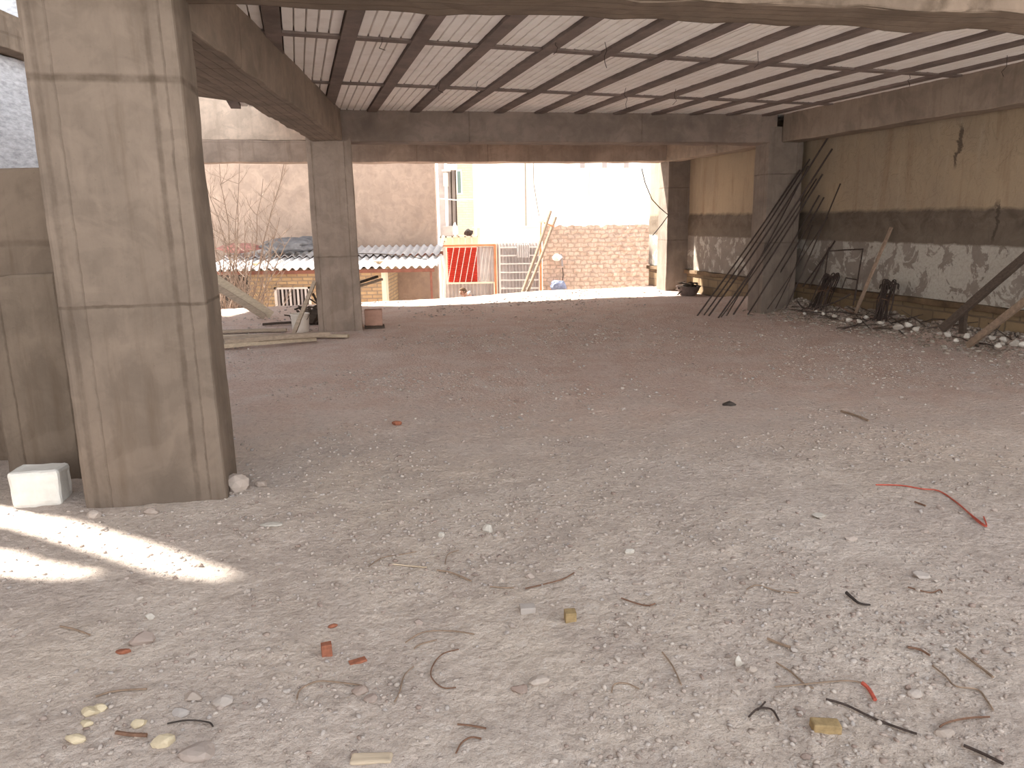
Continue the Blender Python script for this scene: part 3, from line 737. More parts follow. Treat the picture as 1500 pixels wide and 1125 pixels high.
# old brick wall
def oldwall():
    bm = bmesh.new(); Y = 21.5; x0 = AY(795, 400, Y).x; x1 = AY(960, 400, Y).x; nx, nz = 110, 70; zt = 1.38-YZ; g = []
    for i in range(nx+1):
        row = []
        for k in range(nz+1):
            x = x0+(x1-x0)*i/nx; z = -.2+(zt+.2)*k/nz
            rr = .04+.09*max(0, (i/nx-.4))
            d = rr*mnoise.noise(Vector((x*6, 0, z*9)))+.03*mnoise.noise(Vector((x*1.5, 2, z*1.5)))
            if k == nz: z += .05*mnoise.noise(Vector((x*6, 7, 0)))
            row.append(bm.verts.new((x-x0, d, z)))
        g.append(row)
    for i in range(nx):
        for k in range(nz): bm.faces.new((g[i][k], g[i+1][k], g[i+1][k+1], g[i][k+1]))
    add_box(bm, (0, .06, -.2), (x1-x0, .4, zt-.02))
    for i in range(nx): 
        a, b = g[i][nz], g[i+1][nz]; c = bm.verts.new((b.co.x, .1, zt)); d = bm.verts.new((a.co.x, .1, zt)); bm.faces.new((a, b, c, d))
    return mesh(bm), (x0, Y, YZ)
me, lc = oldwall(); link('old_brick_wall', me, m_oldbrick, None, lc, label='crumbling pinkish old brick wall to the right of the fence', cat='wall')
# things hanging on the old wall
lumpobj('wall_lamp', AY(816, 377, 21.3), .13, (1, .6, .8), m_whitemetal, 2, 2, label='round white lamp housing fixed high on the old brick wall', cat='lamp')
bm = bmesh.new(); add_bar(bm, AY(822, 372, 21.4), AY(824, 390, 21.4), .05, .04, Vector((0, 1, 0))); me = mesh(bm)
link('meter_bracket', me, m_greyfac, label='dark bracket under the white lamp on the old brick wall', cat='bracket')
m_blue = plain('blue_grey_cloth', (.22, .25, .36), .9, var=.4, scale=8, bump=.4)
lumpobj('cloth_bundle', AY(818, 418, 21.3), .2, (1.1, .5, .75), m_blue, 9, 3, label='blue-grey cloth bundle hanging low on the old brick wall', cat='cloth')
bm = bmesh.new(); add_tube(bm, [AY(824, 392, 21.35), AY(825, 402, 21.35), AY(824, 412, 21.35)], .012); me = mesh(bm)
link('cord', me, m_dark, label='dark cord down the old brick wall above the blue bundle', cat='cord')

# ladder of two long poles leaning over the orange post
lad = empty('pole_ladder', AY(768, 440, 20.3), label='long weathered two-pole ladder leaning up against the orange post', cat='ladder')
linv = Matrix.Translation(-lad.location)
def lp(name, me, mat): o = link(name, me, mat, lad); o.matrix_parent_inverse = linv; return o
ra = (AY(763, 434, 19.4), AY(806.5, 309.5, 20.95)); rb = (AY(769.5, 435, 19.5), AY(814, 318.5, 21.1))
for a_, b_ in (ra, rb):
    a0 = a_+(a_-b_)*.5
    bm = bmesh.new(); add_tube(bm, [a0, a_.lerp(b_, .5)+Vector((.015, 0, 0)), b_], .045, 8, .04); lp('pole', mesh(bm), m_twig)
for k in (.88, .995):
    bm = bmesh.new(); add_tube(bm, [ra[0].lerp(ra[1], k-.02)+Vector((-.08, 0, 0)), rb[0].lerp(rb[1], k)+Vector((.05, 0, 0))], .022, 6)
    if k < .9: lp('rung', mesh(bm), m_orange)
    else: bm.free()
# satellite-dish-like lamp on the wall top, and a hanging line
lumpobj('floodlight', AY(793, 321, 22.0), .12, (1, .8, .9), m_pink, 6, 2, label='small round flood lamp on a stalk beside the ladder top', cat='lamp')
bm = bmesh.new(); add_tube(bm, [AY(793, 324, 22.0), AY(792, 340, 22.0), Vector((AY(791, 380, 22.0).x, 22.0, YZ))], .02); me = mesh(bm)
link('lamp_pole', me, m_orange, label='thin stalk carrying the small flood lamp', cat='pole')
bm = bmesh.new(); add_tube(bm, [AY(779, 120, 26.6), AY(781, 232, 22.6), AY(782, 270, 22.2), AY(786, 295, 22.2), AY(790, 318, 22.1)], .010); me = mesh(bm)
link('overhead_wire', me, m_dark, label='thin dark wire hanging down to the flood lamp', cat='wire')

# brick house corner with the recess of pipes
BY = 26.0
def bx(px): return AY(px, 290, BY).x
house = empty('brick_house', (bx(675), BY, YZ), label='pale brick house corner with a narrow window, seen right of the beige wall', cat='building')
hinv = Matrix.Translation((-bx(675), -BY, -YZ))
def hp(name, bxs, mat, parent=None):
    bm = bmesh.new()
    for lo, hi in bxs: add_box(bm, lo, hi)
    o = link(name, mesh(bm), mat, parent or house)
    if parent is None: o.matrix_parent_inverse = hinv
    return o
hp('brick_wall', [((bx(669), BY, YZ-.2), (bx(692), BY+.85, 9))], m_beigebrick)
hp('recess_wall', [((bx(640), BY+.7, YZ-.2), (bx(669), BY+.85, 9))], m_greyfac)
def bz(py): return AY(670, py, BY).z
wf = hp('window', [((bx(669.5), BY-.06, bz(283)), (bx(671), BY, bz(250))), ((bx(676), BY-.06, bz(283)), (bx(677.5), BY, bz(250))), ((bx(669.5), BY-.06, bz(285)), (bx(677.5), BY, bz(283))), ((bx(669.5), BY-.06, bz(251)), (bx(677.5), BY, bz(249)))], m_whitefac)
g_ = hp('glass', [((bx(671), BY-.03, bz(283)), (bx(676), BY+.0, bz(251)))], m_glass, None)
for px, wd, mt in ((652, .10, m_whitefac), (659.5, .05, m_dark), (666, .04, m_dark)):
    bm = bmesh.new(); add_tube(bm, [(bx(px), BY+.55, bz(335)), (bx(px+.7), BY+.55, bz(240)), (bx(px), BY+.55, bz(215))], wd/2, 6); o = link('drain_pipe', mesh(bm), mt, house); o.matrix_parent_inverse = hinv
hp('air_unit', [((bx(657), BY-.3, bz(249)), (bx(671), BY-.01, bz(241)))], m_whitefac)
hp('pipe_cluster', [((bx(649), BY+.3, bz(272)), (bx(656), BY+.6, bz(252))), ((bx(647), BY+.35, bz(250)), (bx(660), BY+.6, bz(247)))], m_galvlight)
hp('service_box', [((bx(646), BY+.2, bz(345)), (bx(662), BY+.6, bz(331)))], m_greyfac)
bm = bmesh.new(); add_tube(bm, [AY(645, 291, 25), AY(668, 293, 25), AY(693, 292, 25)], .015); me = mesh(bm)
link('washing_line', me, m_whitemetal, label='thin white line stretched across the pipes of the brick house', cat='line')
lumpobj('satellite_dish', AY(667, 337, 21.63), .10, (.75, .6, 1.9), m_whitefac, 1, 2, label='small white dish-shaped object above the white railing', cat='dish')
lumpobj('planter', AY(686, 341, 21.63), .11, (1.1, .6, .95), m_dark, 4, 2, label='small dark bundle standing above the white railing', cat='bundle')
simple('leaning_board', [((-.04, 0, 0), (.04, .05, AY(701, 334, 21.9).z-YZ))], m_pink, None, Vector((AY(701, 344, 21.9).x, 21.9, YZ)), label='narrow pinkish board at the left end of the low cream wall', cat='board')

# large white building, turned a little so that its face catches the low light from the left
WB = AY(692, 300, 27.0); WR_ = R(14)
wb = empty('white_building', (WB.x, WB.y, YZ), WR_*0-R(0), label='tall glaring white building filling the view above the old brick wall', cat='building')
winv = Matrix.Translation((-WB.x, -WB.y, -YZ))
WDIR = Vector((math.cos(-R(13)), math.sin(-R(13)), 0)); WNRM = Vector((WDIR.y, -WDIR.x, 0))
def wp(px, py): return PL(px, py, (WB.x, WB.y, 0), WNRM)
def wbox(name, px0, px1, py0, py1, dep, mat, full=None):
    a = wp(px0, 300); b = wp(px1, 300); z0 = wp(px0, py1).z if full is None else full[0]; z1 = wp(px0, py0).z if full is None else full[1]
    bm = bmesh.new(); vs = []
    for z in (z0, z1):
        for p, o in ((a, dep), (b, dep), (b, -.4), (a, -.4)):
            q = Vector((p.x, p.y, z))+WNRM*o; vs.append(bm.verts.new(q))
    for f in ((3, 2, 1, 0), (4, 5, 6, 7), (0, 1, 5, 4), (1, 2, 6, 5), (2, 3, 7, 6), (3, 0, 4, 7)): bm.faces.new([vs[i] for i in f])
    o = link(name, mesh(bm), mat, wb); o.matrix_parent_inverse = winv; return o
if WNRM.y > 0: WNRM = -WNRM
wbox('facade', 692, 1100, 0, 0, 0, m_whitefac, (YZ-.2, 10))
wbox('pilaster', 772, 779, 0, 0, .12, m_pink, (YZ, 10))
for px in (769.5, 861, 892, 923): wbox('joint_strip', px, px+1.1, 0, 0, .03, m_greyfac if px < 800 else m_galvlight, (YZ, 10))
for px, ex in ((863, 0), (905, 0), (926, 0)): wbox('tint_strip', px, px+5, 240, 290 if px < 900 else 262, .02, m_yel)  # yellow-green tint laid on the facade as thin strips
for px in (850, 882, 913.5): wbox('window', px, px+6.5, 232, 246, .05, m_greyfac)
wbox('tint_strip', 895, 910, 312, 323, .02, m_yel)

# ---------------------------------------------------------------- timber, bucket and blocks at the left
def onto(p, dz=0.): p = Vector(p); p.z = hz(p.x, p.y)+dz; return p
def plank(name, a, b, w_, t_, mat, label, cat='board', up=Vector((0, 0, 1)), group=None):
    a = Vector(a); b = Vector(b); L = (b-a).length; n = 10; bm = bmesh.new()
    d = (b-a).normalized(); s = d.cross(up).normalized(); u = s.cross(d); rnd = random.Random(len(bpy.data.objects)); rows = []
    for i in range(n+1):
        k = i/n; o = u*(.01*math.sin(k*3.1)+rnd.uniform(-.002, .002)); j = rnd.uniform(-.003, .003)
        rows.append([bm.verts.new(d*L*k+o+s*x*(w_/2+j)+u*z*t_/2) for x, z in ((-1, -.8), (-.9, -1), (.9, -1), (1, -.8), (1, .8), (.9, 1), (-.9, 1), (-1, .8))])
    for p, q in zip(rows, rows[1:]):
        for j in range(8): bm.faces.new((p[j], p[(j+1) % 8], q[(j+1) % 8], q[j]))
    bm.faces.new(rows[0][::-1]); bm.faces.new(rows[-1])
    return link(name, mesh(bm), mat, None, a, label=label, cat=cat, group=group)
# two long boards leaning down from the left onto the ground
e1 = GG(398, 462, .05); dirb = (PL(303, 400, (0, e1.y-.2, 0), (0, 1, 0))-e1).normalized()
up_ = Vector((0, -1, .3))
Lb = (-6.93-e1.x)/dirb.x
plank('board', e1, e1+dirb*Lb, .15, .05, m_woodlight, 'long pale board slanting down from the left, upper one of the leaning pair', up=up_)
e2 = e1+Vector((-.10, -.06, -.03)); e2 = onto(e2, .03)
plank('board', e2, e2+(dirb*Lb+Vector((0.10, 0, -.15))), .10, .05, m_wood, 'long pale board slanting down from the left, lower one of the leaning pair', up=up_)
# boards lying on the floor in front of the bucket
def floorboard(pa, pb, w_, t_, z, mat, lab):
    a = GG(*pa); b = GG(*pb); a.z += z; b.z += z; plank('board', a, b, w_, t_, mat, lab)
floorboard((262, 519), (463, 501), .09, .05, .045, m_woodlight, 'pale board on the floor, nearest of the timber lying by the middle column')
floorboard((330, 512), (484, 500), .10, .06, .10, m_wood, 'thick weathered board lying second in the floor timber pile')
floorboard((280, 503), (470, 494), .12, .05, .04, m_wood, 'weathered board lying third in the floor timber pile')
floorboard((260, 497), (511, 495), .10, .04, .03, m_woodlight, 'longest pale board whose end pokes out past the middle column foot')
floorboard((270, 492), (420, 486), .12, .04, .03, m_wood, 'farthest flat board of the floor timber, left of the white bucket')
floorboard((385, 478), (462, 474), .06, .035, .03, m_wooddark, 'thin dark batten on the floor behind the white bucket')
# bucket
def bucket():
    b = GG(441, 486); e = empty('bucket', b, label='dirty white plastic bucket beside the middle column', cat='bucket')
    bm = bmesh.new(); add_lathe(bm, [(.115, 0), (.118, .01), (.135, .25), (.142, .255), (.142, .275), (.136, .278), (.128, .26), (.11, .02), (.0001, .02)], 28)
    link('pail', mesh(bm), m_plastic, e, smooth=False)
    bm = bmesh.new(); add_tube(bm, [Vector((math.cos(t)*.14, -.03-math.sin(t)*.05, .255-math.sin(t)*.12)) for t in [math.pi*i/14 for i in range(15)]], .004, 6)
    link('handle', mesh(bm), m_rebar, e)
    return e
bucket()
sb = GG(437, 487); sb.y -= .24; sb = onto(sb, .02)
plank('batten', sb, PL(461, 412, (BP.x, BP.y-.06, 0), (0, 1, 0)), .055, .045, m_wood, 'short batten leaning from the bucket up against the middle column', up=Vector((0, -1, .2)))
# dark clutter behind the bucket
bm = bmesh.new(); rnd = random.Random(4); o = AY(458, 470, 12.0); o.z = hz(o.x, o.y)
for i in range(26):
    a = Vector((rnd.uniform(-.2, .12), rnd.uniform(-.2, .2), rnd.uniform(.02, .3))); d = Vector((rnd.uniform(-1, 1), rnd.uniform(-.6, .6), rnd.uniform(-.2, .8))).normalized()
    a.z = max(.02, a.z); add_bar(bm, a, a+d*rnd.uniform(.1, .3), .035, .02)
lump(bm, (-.02, 0, .12), .17, (1, 1, .8), 5, 2)
me = mesh(bm); link('scrap_wood_heap', me, m_wooddark, None, o, label='dark tangle of scrap wood between the bucket and the middle column', cat='scrap', kind='stuff')
# clay block by the column
cb = GG(547, 481); e = empty('clay_block', cb, AL, label='reddish hollow clay block standing just right of the middle column', cat='block')
me = rough_box(.26, .2, .24, cell=.06, amp=.004, bev=.012); o = link('block', me, m_clay, e, (-.12, 0, .035))
simple('plinth_board', [((-.13, -.04, -.02), (.17, .2, .035))], m_wooddark, e)
# thin rod standing beside the big column
rb_ = GG(327, 547); rt_ = AY(316, 445, rb_.y)
bm = bmesh.new(); add_tube(bm, [Vector((0, 0, -.05)), (rt_-rb_)*.5+Vector((.01, 0, 0)), rt_-rb_], .009, 6); add_tube(bm, [(rt_-rb_)*.97, (rt_-rb_)*.8], .022, 6, .012)
me = mesh(bm); link('steel_rod', me, m_rebar, None, rb_, label='thin dark rod stuck upright in the ground right of the big column', cat='rod')
# white aerated block
ws = GG(44, 748); me = rough_box(.255, .21, .215, cell=.04, amp=.006, bev=.022)
link('aerated_block', me, m_whitestone, None, ws+Vector((-.115, .02, -.012)), R(14), label='white rectangular block on the ground at the foot of the short column', cat='block')

# ---------------------------------------------------------------- rusty bars leaning at the right
def bar(pb, pt, r, lab, off=.03, curve=.05, group=None, mat=None):
    a = GG(*pb) if not isinstance(pb, Vector) else pb
    b = PL(pt[0], pt[1], wl(0, off, 0), WR); b2 = PL(pt[0], pt[1], RP-Nv*.05, Nv)
    if b2.y < b.y: b = b2
    bm = bmesh.new(); n = 8; pts = []
    for i in range(n+1):
        k = i/n; pts.append((b-a)*k+Vector((0, 0, -curve*math.sin(math.pi*k))))
    add_tube(bm, pts, r, 7); me = mesh(bm)
    return link('reinforcing_bar', me, mat or m_rebar, None, a, label=lab, cat='bar', group=group)
BG = 'rusty bars leaning by the right column'
for i, (pb, pt, r) in enumerate([
    ((1021, 463), (1172, 249), .013), ((1031, 462), (1186, 233), .012), ((1038, 463), (1213, 201), .014), ((1052, 466), (1219, 218), .014),
    ((1056, 465), (1196, 262), .010), ((1074, 461), (1205, 255), .014), ((1095, 461), (1200, 286), .012), ((1105, 456), (1207, 289), .011),
    ((1151, 452), (1231, 269), .010), ((1064, 463), (1184, 243), .010), ((1124, 453), (1212, 318), .008), ((1136, 452), (1190, 330), .008)]):
    bar(pb, pt, r, ['rusty bar leaning by the right column, outermost to the left', 'rusty bar second from the left in the leaning fan', 'longest rusty bar whose tip rises just under the right beam', 'thick rusty bar fourth from the left in the leaning fan',
        'thin rusty bar with its foot beside the thick fourth one', 'rusty bar crossing the middle of the right column face', 'rusty bar leaning low across the corner of the right column', 'thin rusty bar with its foot against the right column corner',
        'lone rusty bar in front of the beige plaster right of the column', 'thin rusty bar in the middle of the leaning fan', 'slim bar at the foot of the dark column face, left of two', 'slim bar at the foot of the dark column face, right of two'][i], curve=.03+.05*((i*37) % 5)/5)
for i, (pb, pt) in enumerate([((1176, 420), (1223, 353)), ((1186, 420), (1215, 362))]):
    a = PL(pb[0], pb[1], wl(0, .10, 0), WR)
    bar(a, pt, .012, ['short rusty bar standing on the ledge of the right wall, left of two', 'short rusty bar standing on the ledge of the right wall, right of two'][i], off=.02, curve=.01)
def wirething(name, pts, r, mat, lab, cat, off=.06, n=6):
    P = [PL(p[0], p[1], wl(0, p[2] if len(p) > 2 else off, 0), WR) for p in pts]; bm = bmesh.new(); o = P[0].copy()
    add_tube(bm, [p-o for p in P], r, n); me = mesh(bm); return link(name, me, mat, None, o, label=lab, cat=cat)
wirething('bent_bar_frame', [(1205, 428, .3), (1213, 368, .08), (1238, 366, .08), (1264, 365, .08), (1258, 400, .2), (1252, 440, .45)], .011, m_rebar, 'tall bar bent into a rectangular hoop against the peeling wall', 'bar')
wirething('bent_bar_frame', [(1233, 424, .3), (1239, 407, .2), (1256, 410, .2), (1250, 447, .45)], .010, m_rebar, 'small bar bent into a hoop in front of the tall one', 'bar')
# bundles of hooked bars
def hookbundle(px0, px1, pyb, tops, lab, seed, nb=16):
    rnd = random.Random(seed); bm = bmesh.new(); o = GG((px0+px1)/2, pyb)
    for i in range(nb):
        k = i/(nb-1); b = GG(px0+(px1-px0)*k, pyb+rnd.uniform(-3, 3)); tx = tops[0]+(tops[1]-tops[0])*k+rnd.uniform(-4, 4); t = PL(tx, tops[2]+rnd.uniform(-4, 5), wl(0, .2+rnd.uniform(-.06, .08), 0), WR)
        d = (t-b).normalized(); s = Dv*(-1 if rnd.random() < .8 else 1)
        pts = [b, b.lerp(t, .5)+Vector((rnd.uniform(-.03, .03), rnd.uniform(-.03, .03), 0)), t]+[t+s*.035*(1-math.cos(a))+d*.035*math.sin(a) for a in (.8, 1.6, 2.4, 3.1)]+[t+s*.07-d*.05]
        add_tube(bm, [p-o for p in pts], .009, 5)
    bm2 = mesh(bm)
    e = empty('hooked_bar_bundle', o, label=lab, cat='bundle'); link('hooked_bars', bm2, m_rebar, e, kind='stuff')
    bm = bmesh.new(); c = (GG((px0+px1)/2, pyb)*.45+PL((tops[0]+tops[1])/2, tops[2], wl(0, .2, 0), WR)*.55)-o
    ring = [c+Vector((math.cos(a)*.11, math.sin(a)*.09, .02*math.sin(a*2))) for a in [2*math.pi*i/14 for i in range(15)]]
    add_tube(bm, ring, .005, 5, cap=False); link('binding_wire', mesh(bm), m_wire_rust, e)
hookbundle(1278, 1300, 469, (1290, 1314, 415), 'bundle of rusty bars with hooked tops leaning on the wall below the peeling plaster', 5, 18)
hookbundle(1184, 1212, 452, (1208, 1228, 406), 'bundle of bent rusty rods beside the right column, left of the hooked bundle', 9, 16)
# long curved rods lying over the rubble
def groundwire(name, pts, r, mat, lab, cat, dz=.01, n=5, group=None, r2=None):
    P = []
    for i, p in enumerate(pts):
        P.append(GG(p[0], p[1], dz+(p[2] if len(p) > 2 else 0)))
    S = []
    for i in range(len(P)-1):
        p0, p1, p2, p3 = P[max(i-1, 0)], P[i], P[i+1], P[min(i+2, len(P)-1)]
        for k in range(4):
            t = k/4; S.append(.5*((2*p1)+(p2-p0)*t+(2*p0-5*p1+4*p2-p3)*t*t+(3*p1-p0-3*p2+p3)*t**3))
    S.append(P[-1]); o = P[0].copy(); bm = bmesh.new(); add_tube(bm, [s-o for s in S], r, n, r2); me = mesh(bm)
    return link(name, me, mat, None, o, label=lab, cat=cat, group=group)
groundwire('bent_rod', [(1168, 441, .25), (1178, 452, .1), (1200, 449, .2), (1222, 443, .3), (1246, 431, .5)], .012, m_rebar, 'long curved rod sweeping over the rubble between the two rod bundles', 'rod')
groundwire('bent_rod', [(1222, 444, .12), (1236, 452, .08), (1250, 459, .02)], .009, m_wire_rust, 'short straight rod crossing the curved rod on the rubble', 'rod')
groundwire('bent_rod', [(1170, 455, .04), (1200, 458, .05), (1228, 457, .04), (1262, 462, .02)], .010, m_rebar, 'rusty rod lying flat along the foot of the rubble', 'rod')
pb_ = GG(1252, 462); pt_ = PL(1306, 333, wl(0, .03, 0), WR)
plank('plank', pb_, pt_, .05, .025, m_twig, 'narrow pale plank leaning upright against the right wall', 'plank', up=Vector((-1, -.3, 0)))
# props at the right edge
pa = GG(1379, 483, .05); pbb = PL(1500, 378, wl(0, .30, 0), WR); pbb = pa+(pbb-pa)*1.35
plank('prop_beam', pa, pbb, .085, .07, m_wooddark, 'dark timber prop slanting up out of the right edge of the photo', 'prop', up=Vector((-1, -.3, 0)))
pa = GG(1418, 506, .03); pbb = PL(1500, 443, wl(0, .6, 0), WR); pbb = pa+(pbb-pa)*1.5
plank('prop_beam', pa, pbb, .075, .05, m_twig, 'grey weathered timber prop below the dark one at the right edge', 'prop', up=Vector((-1, -.3, 0)))
pa = GG(1410, 489); pt = Vector((pa.x+.02, pa.y+.05, .52))
plank('stake', pa, pt, .08, .05, m_wooddark, 'short dark upright stake under the dark timber prop', 'stake', up=Vector((-1, -.3, 0)))
# basin of rubbish
bb = GG(1007, 432); e = empty('metal_basin', bb+Vector((0, -.05, 0)), label='dented round metal basin of scraps at the foot of the far column', cat='basin')
bm = bmesh.new(); add_lathe(bm, [(.15, 0), (.17, .01), (.24, .17), (.255, .175), (.255, .19), (.235, .185), (.16, .03), (.0001, .03)], 26); link('pan', mesh(bm), m_basin, e)
bm = bmesh.new(); rnd = random.Random(2)
for i in range(34):
    a = Vector((rnd.uniform(-.16, .16), rnd.uniform(-.15, .15), rnd.uniform(.1, .27))); d = Vector((rnd.uniform(-1, 1), rnd.uniform(-1, 1), rnd.uniform(-.1, .3))).normalized()
    add_bar(bm, a-d*rnd.uniform(.05, .14), a+d*rnd.uniform(.05, .14), .05, .015)
lump(bm, (0, 0, .1), .17, (1, 1, .7), 2, 2)
link('scraps', mesh(bm), m_wooddark, e, kind='stuff')
# wire looping down beside the far column
bm = bmesh.new(); pts = [AY(940, 247, 16.2), AY(945, 268, 16.12), AY(955, 292, 16.1), AY(966, 304, 16.1), AY(979, 315, 16.1), AY(970, 328, 16.05), AY(956, 345, 16.1)]
add_tube(bm, [p-pts[0] for p in pts], .010, 6); me = mesh(bm); link('hanging_cable', me, m_rebar, None, pts[0], label='thin cable hanging in a loop beside the far column', cat='cable')

# ---------------------------------------------------------------- the person down in the yard
m_skin = plain('skin', (.55, .33, .25), .6, var=.08, scale=10, bump=0)
m_hair = plain('brown_hair', (.13, .08, .05), .9, var=.2, scale=60, bump=.4)
m_coat = plain('dark_jacket', (.05, .05, .08), .9, var=.2, scale=15)
m_shirt = plain('white_shirt', (.75, .73, .70), .9, var=.1, scale=10)
m_trouser = plain('grey_trousers', (.14, .13, .13), .9, var=.15, scale=12)
def person():
    hc = AY(678.5, 427.5, 20.0)                        # head centre
    base = Vector((hc.x+.12, hc.y, YZ)); e = empty('person', base, label='person in dark jacket and white shirt bending forward below the red panel', cat='person')
    h = hc-base                                        # about 1.55 m above the yard, leaning to the left
    sh = h+Vector((.20, .02, -.17)); hip = Vector((.36, .03, .90))
    V = [(*hip, .13), (*(hip*.6+sh*.4), .125), (*(hip*.25+sh*.75), .15), (*(sh+Vector((-.03, 0, .02))), .10), (*(h+Vector((.06, 0, -.09))), .055), (*(h+Vector((.0, 0, -.02))), .06),
         (*(sh+Vector((0, -.19, -.02))), .062), (*(sh+Vector((-.08, -.24, -.28))), .047), (*(sh+Vector((-.22, -.17, -.48))), .036), (*(sh+Vector((-.26, -.15, -.54))), .03),
         (*(sh+Vector((0, .19, -.02))), .062), (*(sh+Vector((-.06, .24, -.28))), .047), (*(sh+Vector((-.20, .17, -.48))), .036), (*(sh+Vector((-.24, .15, -.54))), .03),
         (*(hip+Vector((0, -.10, -.06))), .10), (*(hip+Vector((-.05, -.12, -.46))), .072), (*(hip+Vector((.02, -.12, -.83))), .045), (*(hip+Vector((-.14, -.13, -.86))), .035),
         (*(hip+Vector((0, .10, -.06))), .10), (*(hip+Vector((-.02, .12, -.46))), .072), (*(hip+Vector((.08, .12, -.83))), .045), (*(hip+Vector((-.08, .13, -.86))), .035)]
    E_ = [(0, 1), (1, 2), (2, 3), (3, 4), (4, 5), (3, 6), (6, 7), (7, 8), (8, 9), (3, 10), (10, 11), (11, 12), (12, 13), (0, 14), (14, 15), (15, 16), (16, 17), (0, 18), (18, 19), (19, 20), (20, 21)]
    # five fingers on each hand
    for hv, sgn in ((9, -1), (13, 1)):
        p = Vector(V[hv][:3])
        for f in range(5):
            q = p+Vector((-.02+.0*f, sgn*.0+(f-2)*.018, -.045)); r = q+Vector((-.02 if f else .03, (f-2)*.006, -.035-(.01 if f in (2, 3) else 0)))
            V += [(*q, .011), (*r, .008)]; n = len(V); E_ += [(hv, n-2), (n-2, n-1)]
    body = skin('body', V, E_, m_skin, e, sub=2)
    bm = bmesh.new(); r_ = bmesh.ops.create_icosphere(bm, subdivisions=4, radius=1)
    F_ = Vector((-.75, -.45, -.48)).normalized()       # where the face looks
    S_ = F_.cross(Vector((0, 0, 1))).normalized(); U_ = S_.cross(F_)
    for v in bm.verts:
        x, y, z = v.co; f = y; 
        rx, ry, rz = .076, .098, .118
        jaw = 1-.25*max(0, -z)*(1 if y > -.2 else .5)
        px, py, pz = x*rx*jaw, y*ry, z*rz
        if y > .3:
            py += .022*math.exp(-((x/.16)**2+((z+.12)/.25)**2))      # nose
            py -= .010*(math.exp(-(((abs(x)-.38)/.18)**2+((z-.08)/.12)**2)))   # eye sockets
            py += .006*math.exp(-((x/.3)**2+((z+.5)/.1)**2))-.004*math.exp(-((x/.3)**2+((z+.42)/.03)**2))
        if abs(x) > .8: px += math.copysign(.014, x)*math.exp(-((y/.2)**2+((z)/.25)**2))   # ears
        v.co = h+S_*px+F_*py+U_*pz
    link('head', mesh(bm), m_skin, e, smooth=True)
    bm = bmesh.new(); bmesh.ops.create_icosphere(bm, subdivisions=3, radius=1)
    dl = [v for v in bm.verts if (v.co.y > .35 and v.co.z < .55) or v.co.z < -.35]; bmesh.ops.delete(bm, geom=dl, context='VERTS')
    for v in bm.verts: x, y, z = v.co; v.co = h+S_*x*.084+F_*y*.106+U_*z*.127
    hr = link('hair', mesh(bm), m_hair, e, smooth=True); md = hr.modifiers.new('s', 'SOLIDIFY'); md.thickness = .012
    for s in (-1, 1):
        bm = bmesh.new(); bmesh.ops.create_icosphere(bm, subdivisions=2, radius=.011)
        for v in bm.verts: v.co += h+S_*s*.030+F_*.084+U_*.010
        link('eye', mesh(bm), m_dark, e, smooth=True)
    jk = [(*(hip+Vector((0, 0, -.02))), .145), (*(hip*.6+sh*.4), .14), (*(hip*.25+sh*.75), .165), (*(sh+Vector((-.02, 0, .02))), .115)]+[(V[i][0], V[i][1], V[i][2], V[i][3]+.014) for i in (6, 7, 8, 10, 11, 12)]
    skin('jacket', jk, [(0, 1), (1, 2), (2, 3), (3, 4), (4, 5), (5, 6), (3, 7), (7, 8), (8, 9)], m_coat, e)
    bm = bmesh.new(); cpos = h*.5+sh*.5+Vector((.02, 0, .03)); ax = (h-sh).normalized(); s1 = ax.orthogonal().normalized(); s2 = ax.cross(s1)
    add_tube(bm, [cpos+(s1*math.cos(a)+s2*math.sin(a))*.075 for a in [2*math.pi*i/18 for i in range(19)]], .022, 6, cap=False); link('shirt_collar', mesh(bm), m_shirt, e, smooth=True)
    tr_ = [(*(hip+Vector((0, 0, .03))), .14)]+[(V[i][0], V[i][1], V[i][2], V[i][3]+.014) for i in (14, 15, 16, 18, 19, 20)]
    skin('trousers', tr_, [(0, 1), (1, 2), (2, 3), (0, 4), (4, 5), (5, 6)], m_trouser, e)
    for s, i in ((-1, 17), (1, 21)):
        bm = bmesh.new(); lump(bm, (V[i][0]+.05, V[i][1], .05), .05, (2.4, .95, 1), i, 2); link('shoe', mesh(bm), m_dark, e, smooth=True)
person()

# ---------------------------------------------------------------- loose things on the ground
def stone(name, px, py, size, mat, lab, shape=(1, 1, .6), seed=None, cat='stone', boxy=False, rot=0., group=None, dz=.25):
    p = GG(px, py); seed = seed or int(px*7+py); rnd = random.Random(seed)
    if boxy:
        me = rough_box(size*shape[0], size*shape[1], size*shape[2], cell=size*.2, amp=size*.02, bev=size*.05, seed=seed)
        return link(name, me, mat, None, p+Vector((-size*shape[0]/2, 0, -.006)), rot, label=lab, cat=cat, group=group)
    bm = bmesh.new(); bmesh.ops.create_icosphere(bm, subdivisions=2, radius=1)
    ax = [Vector((rnd.uniform(-1, 1), rnd.uniform(-1, 1), rnd.uniform(-.6, 1))).normalized() for _ in range(7)]
    for v in bm.verts:
        for a in ax:
            d = v.co.dot(a)
            if d > .62: v.co -= a*(d-.62)
        v.co = Vector((v.co.x*shape[0], v.co.y*shape[1], v.co.z*shape[2]))*size*.62
    return link(name, mesh(bm), mat, None, p+Vector((0, 0, size*shape[2]*dz)), rot, label=lab, cat=cat, group=group)
stone('brick_fragment', 837, 912, .045, m_brickolive, 'small olive-brown brick cube in the middle foreground', (1, 1, 1), boxy=True, rot=.1, cat='brick')
stone('brick_fragment', 1211, 1074, .088, m_brickolive, 'yellowish half brick at the lower right of the floor', (1, .5, .42), boxy=True, rot=-.08, cat='brick')
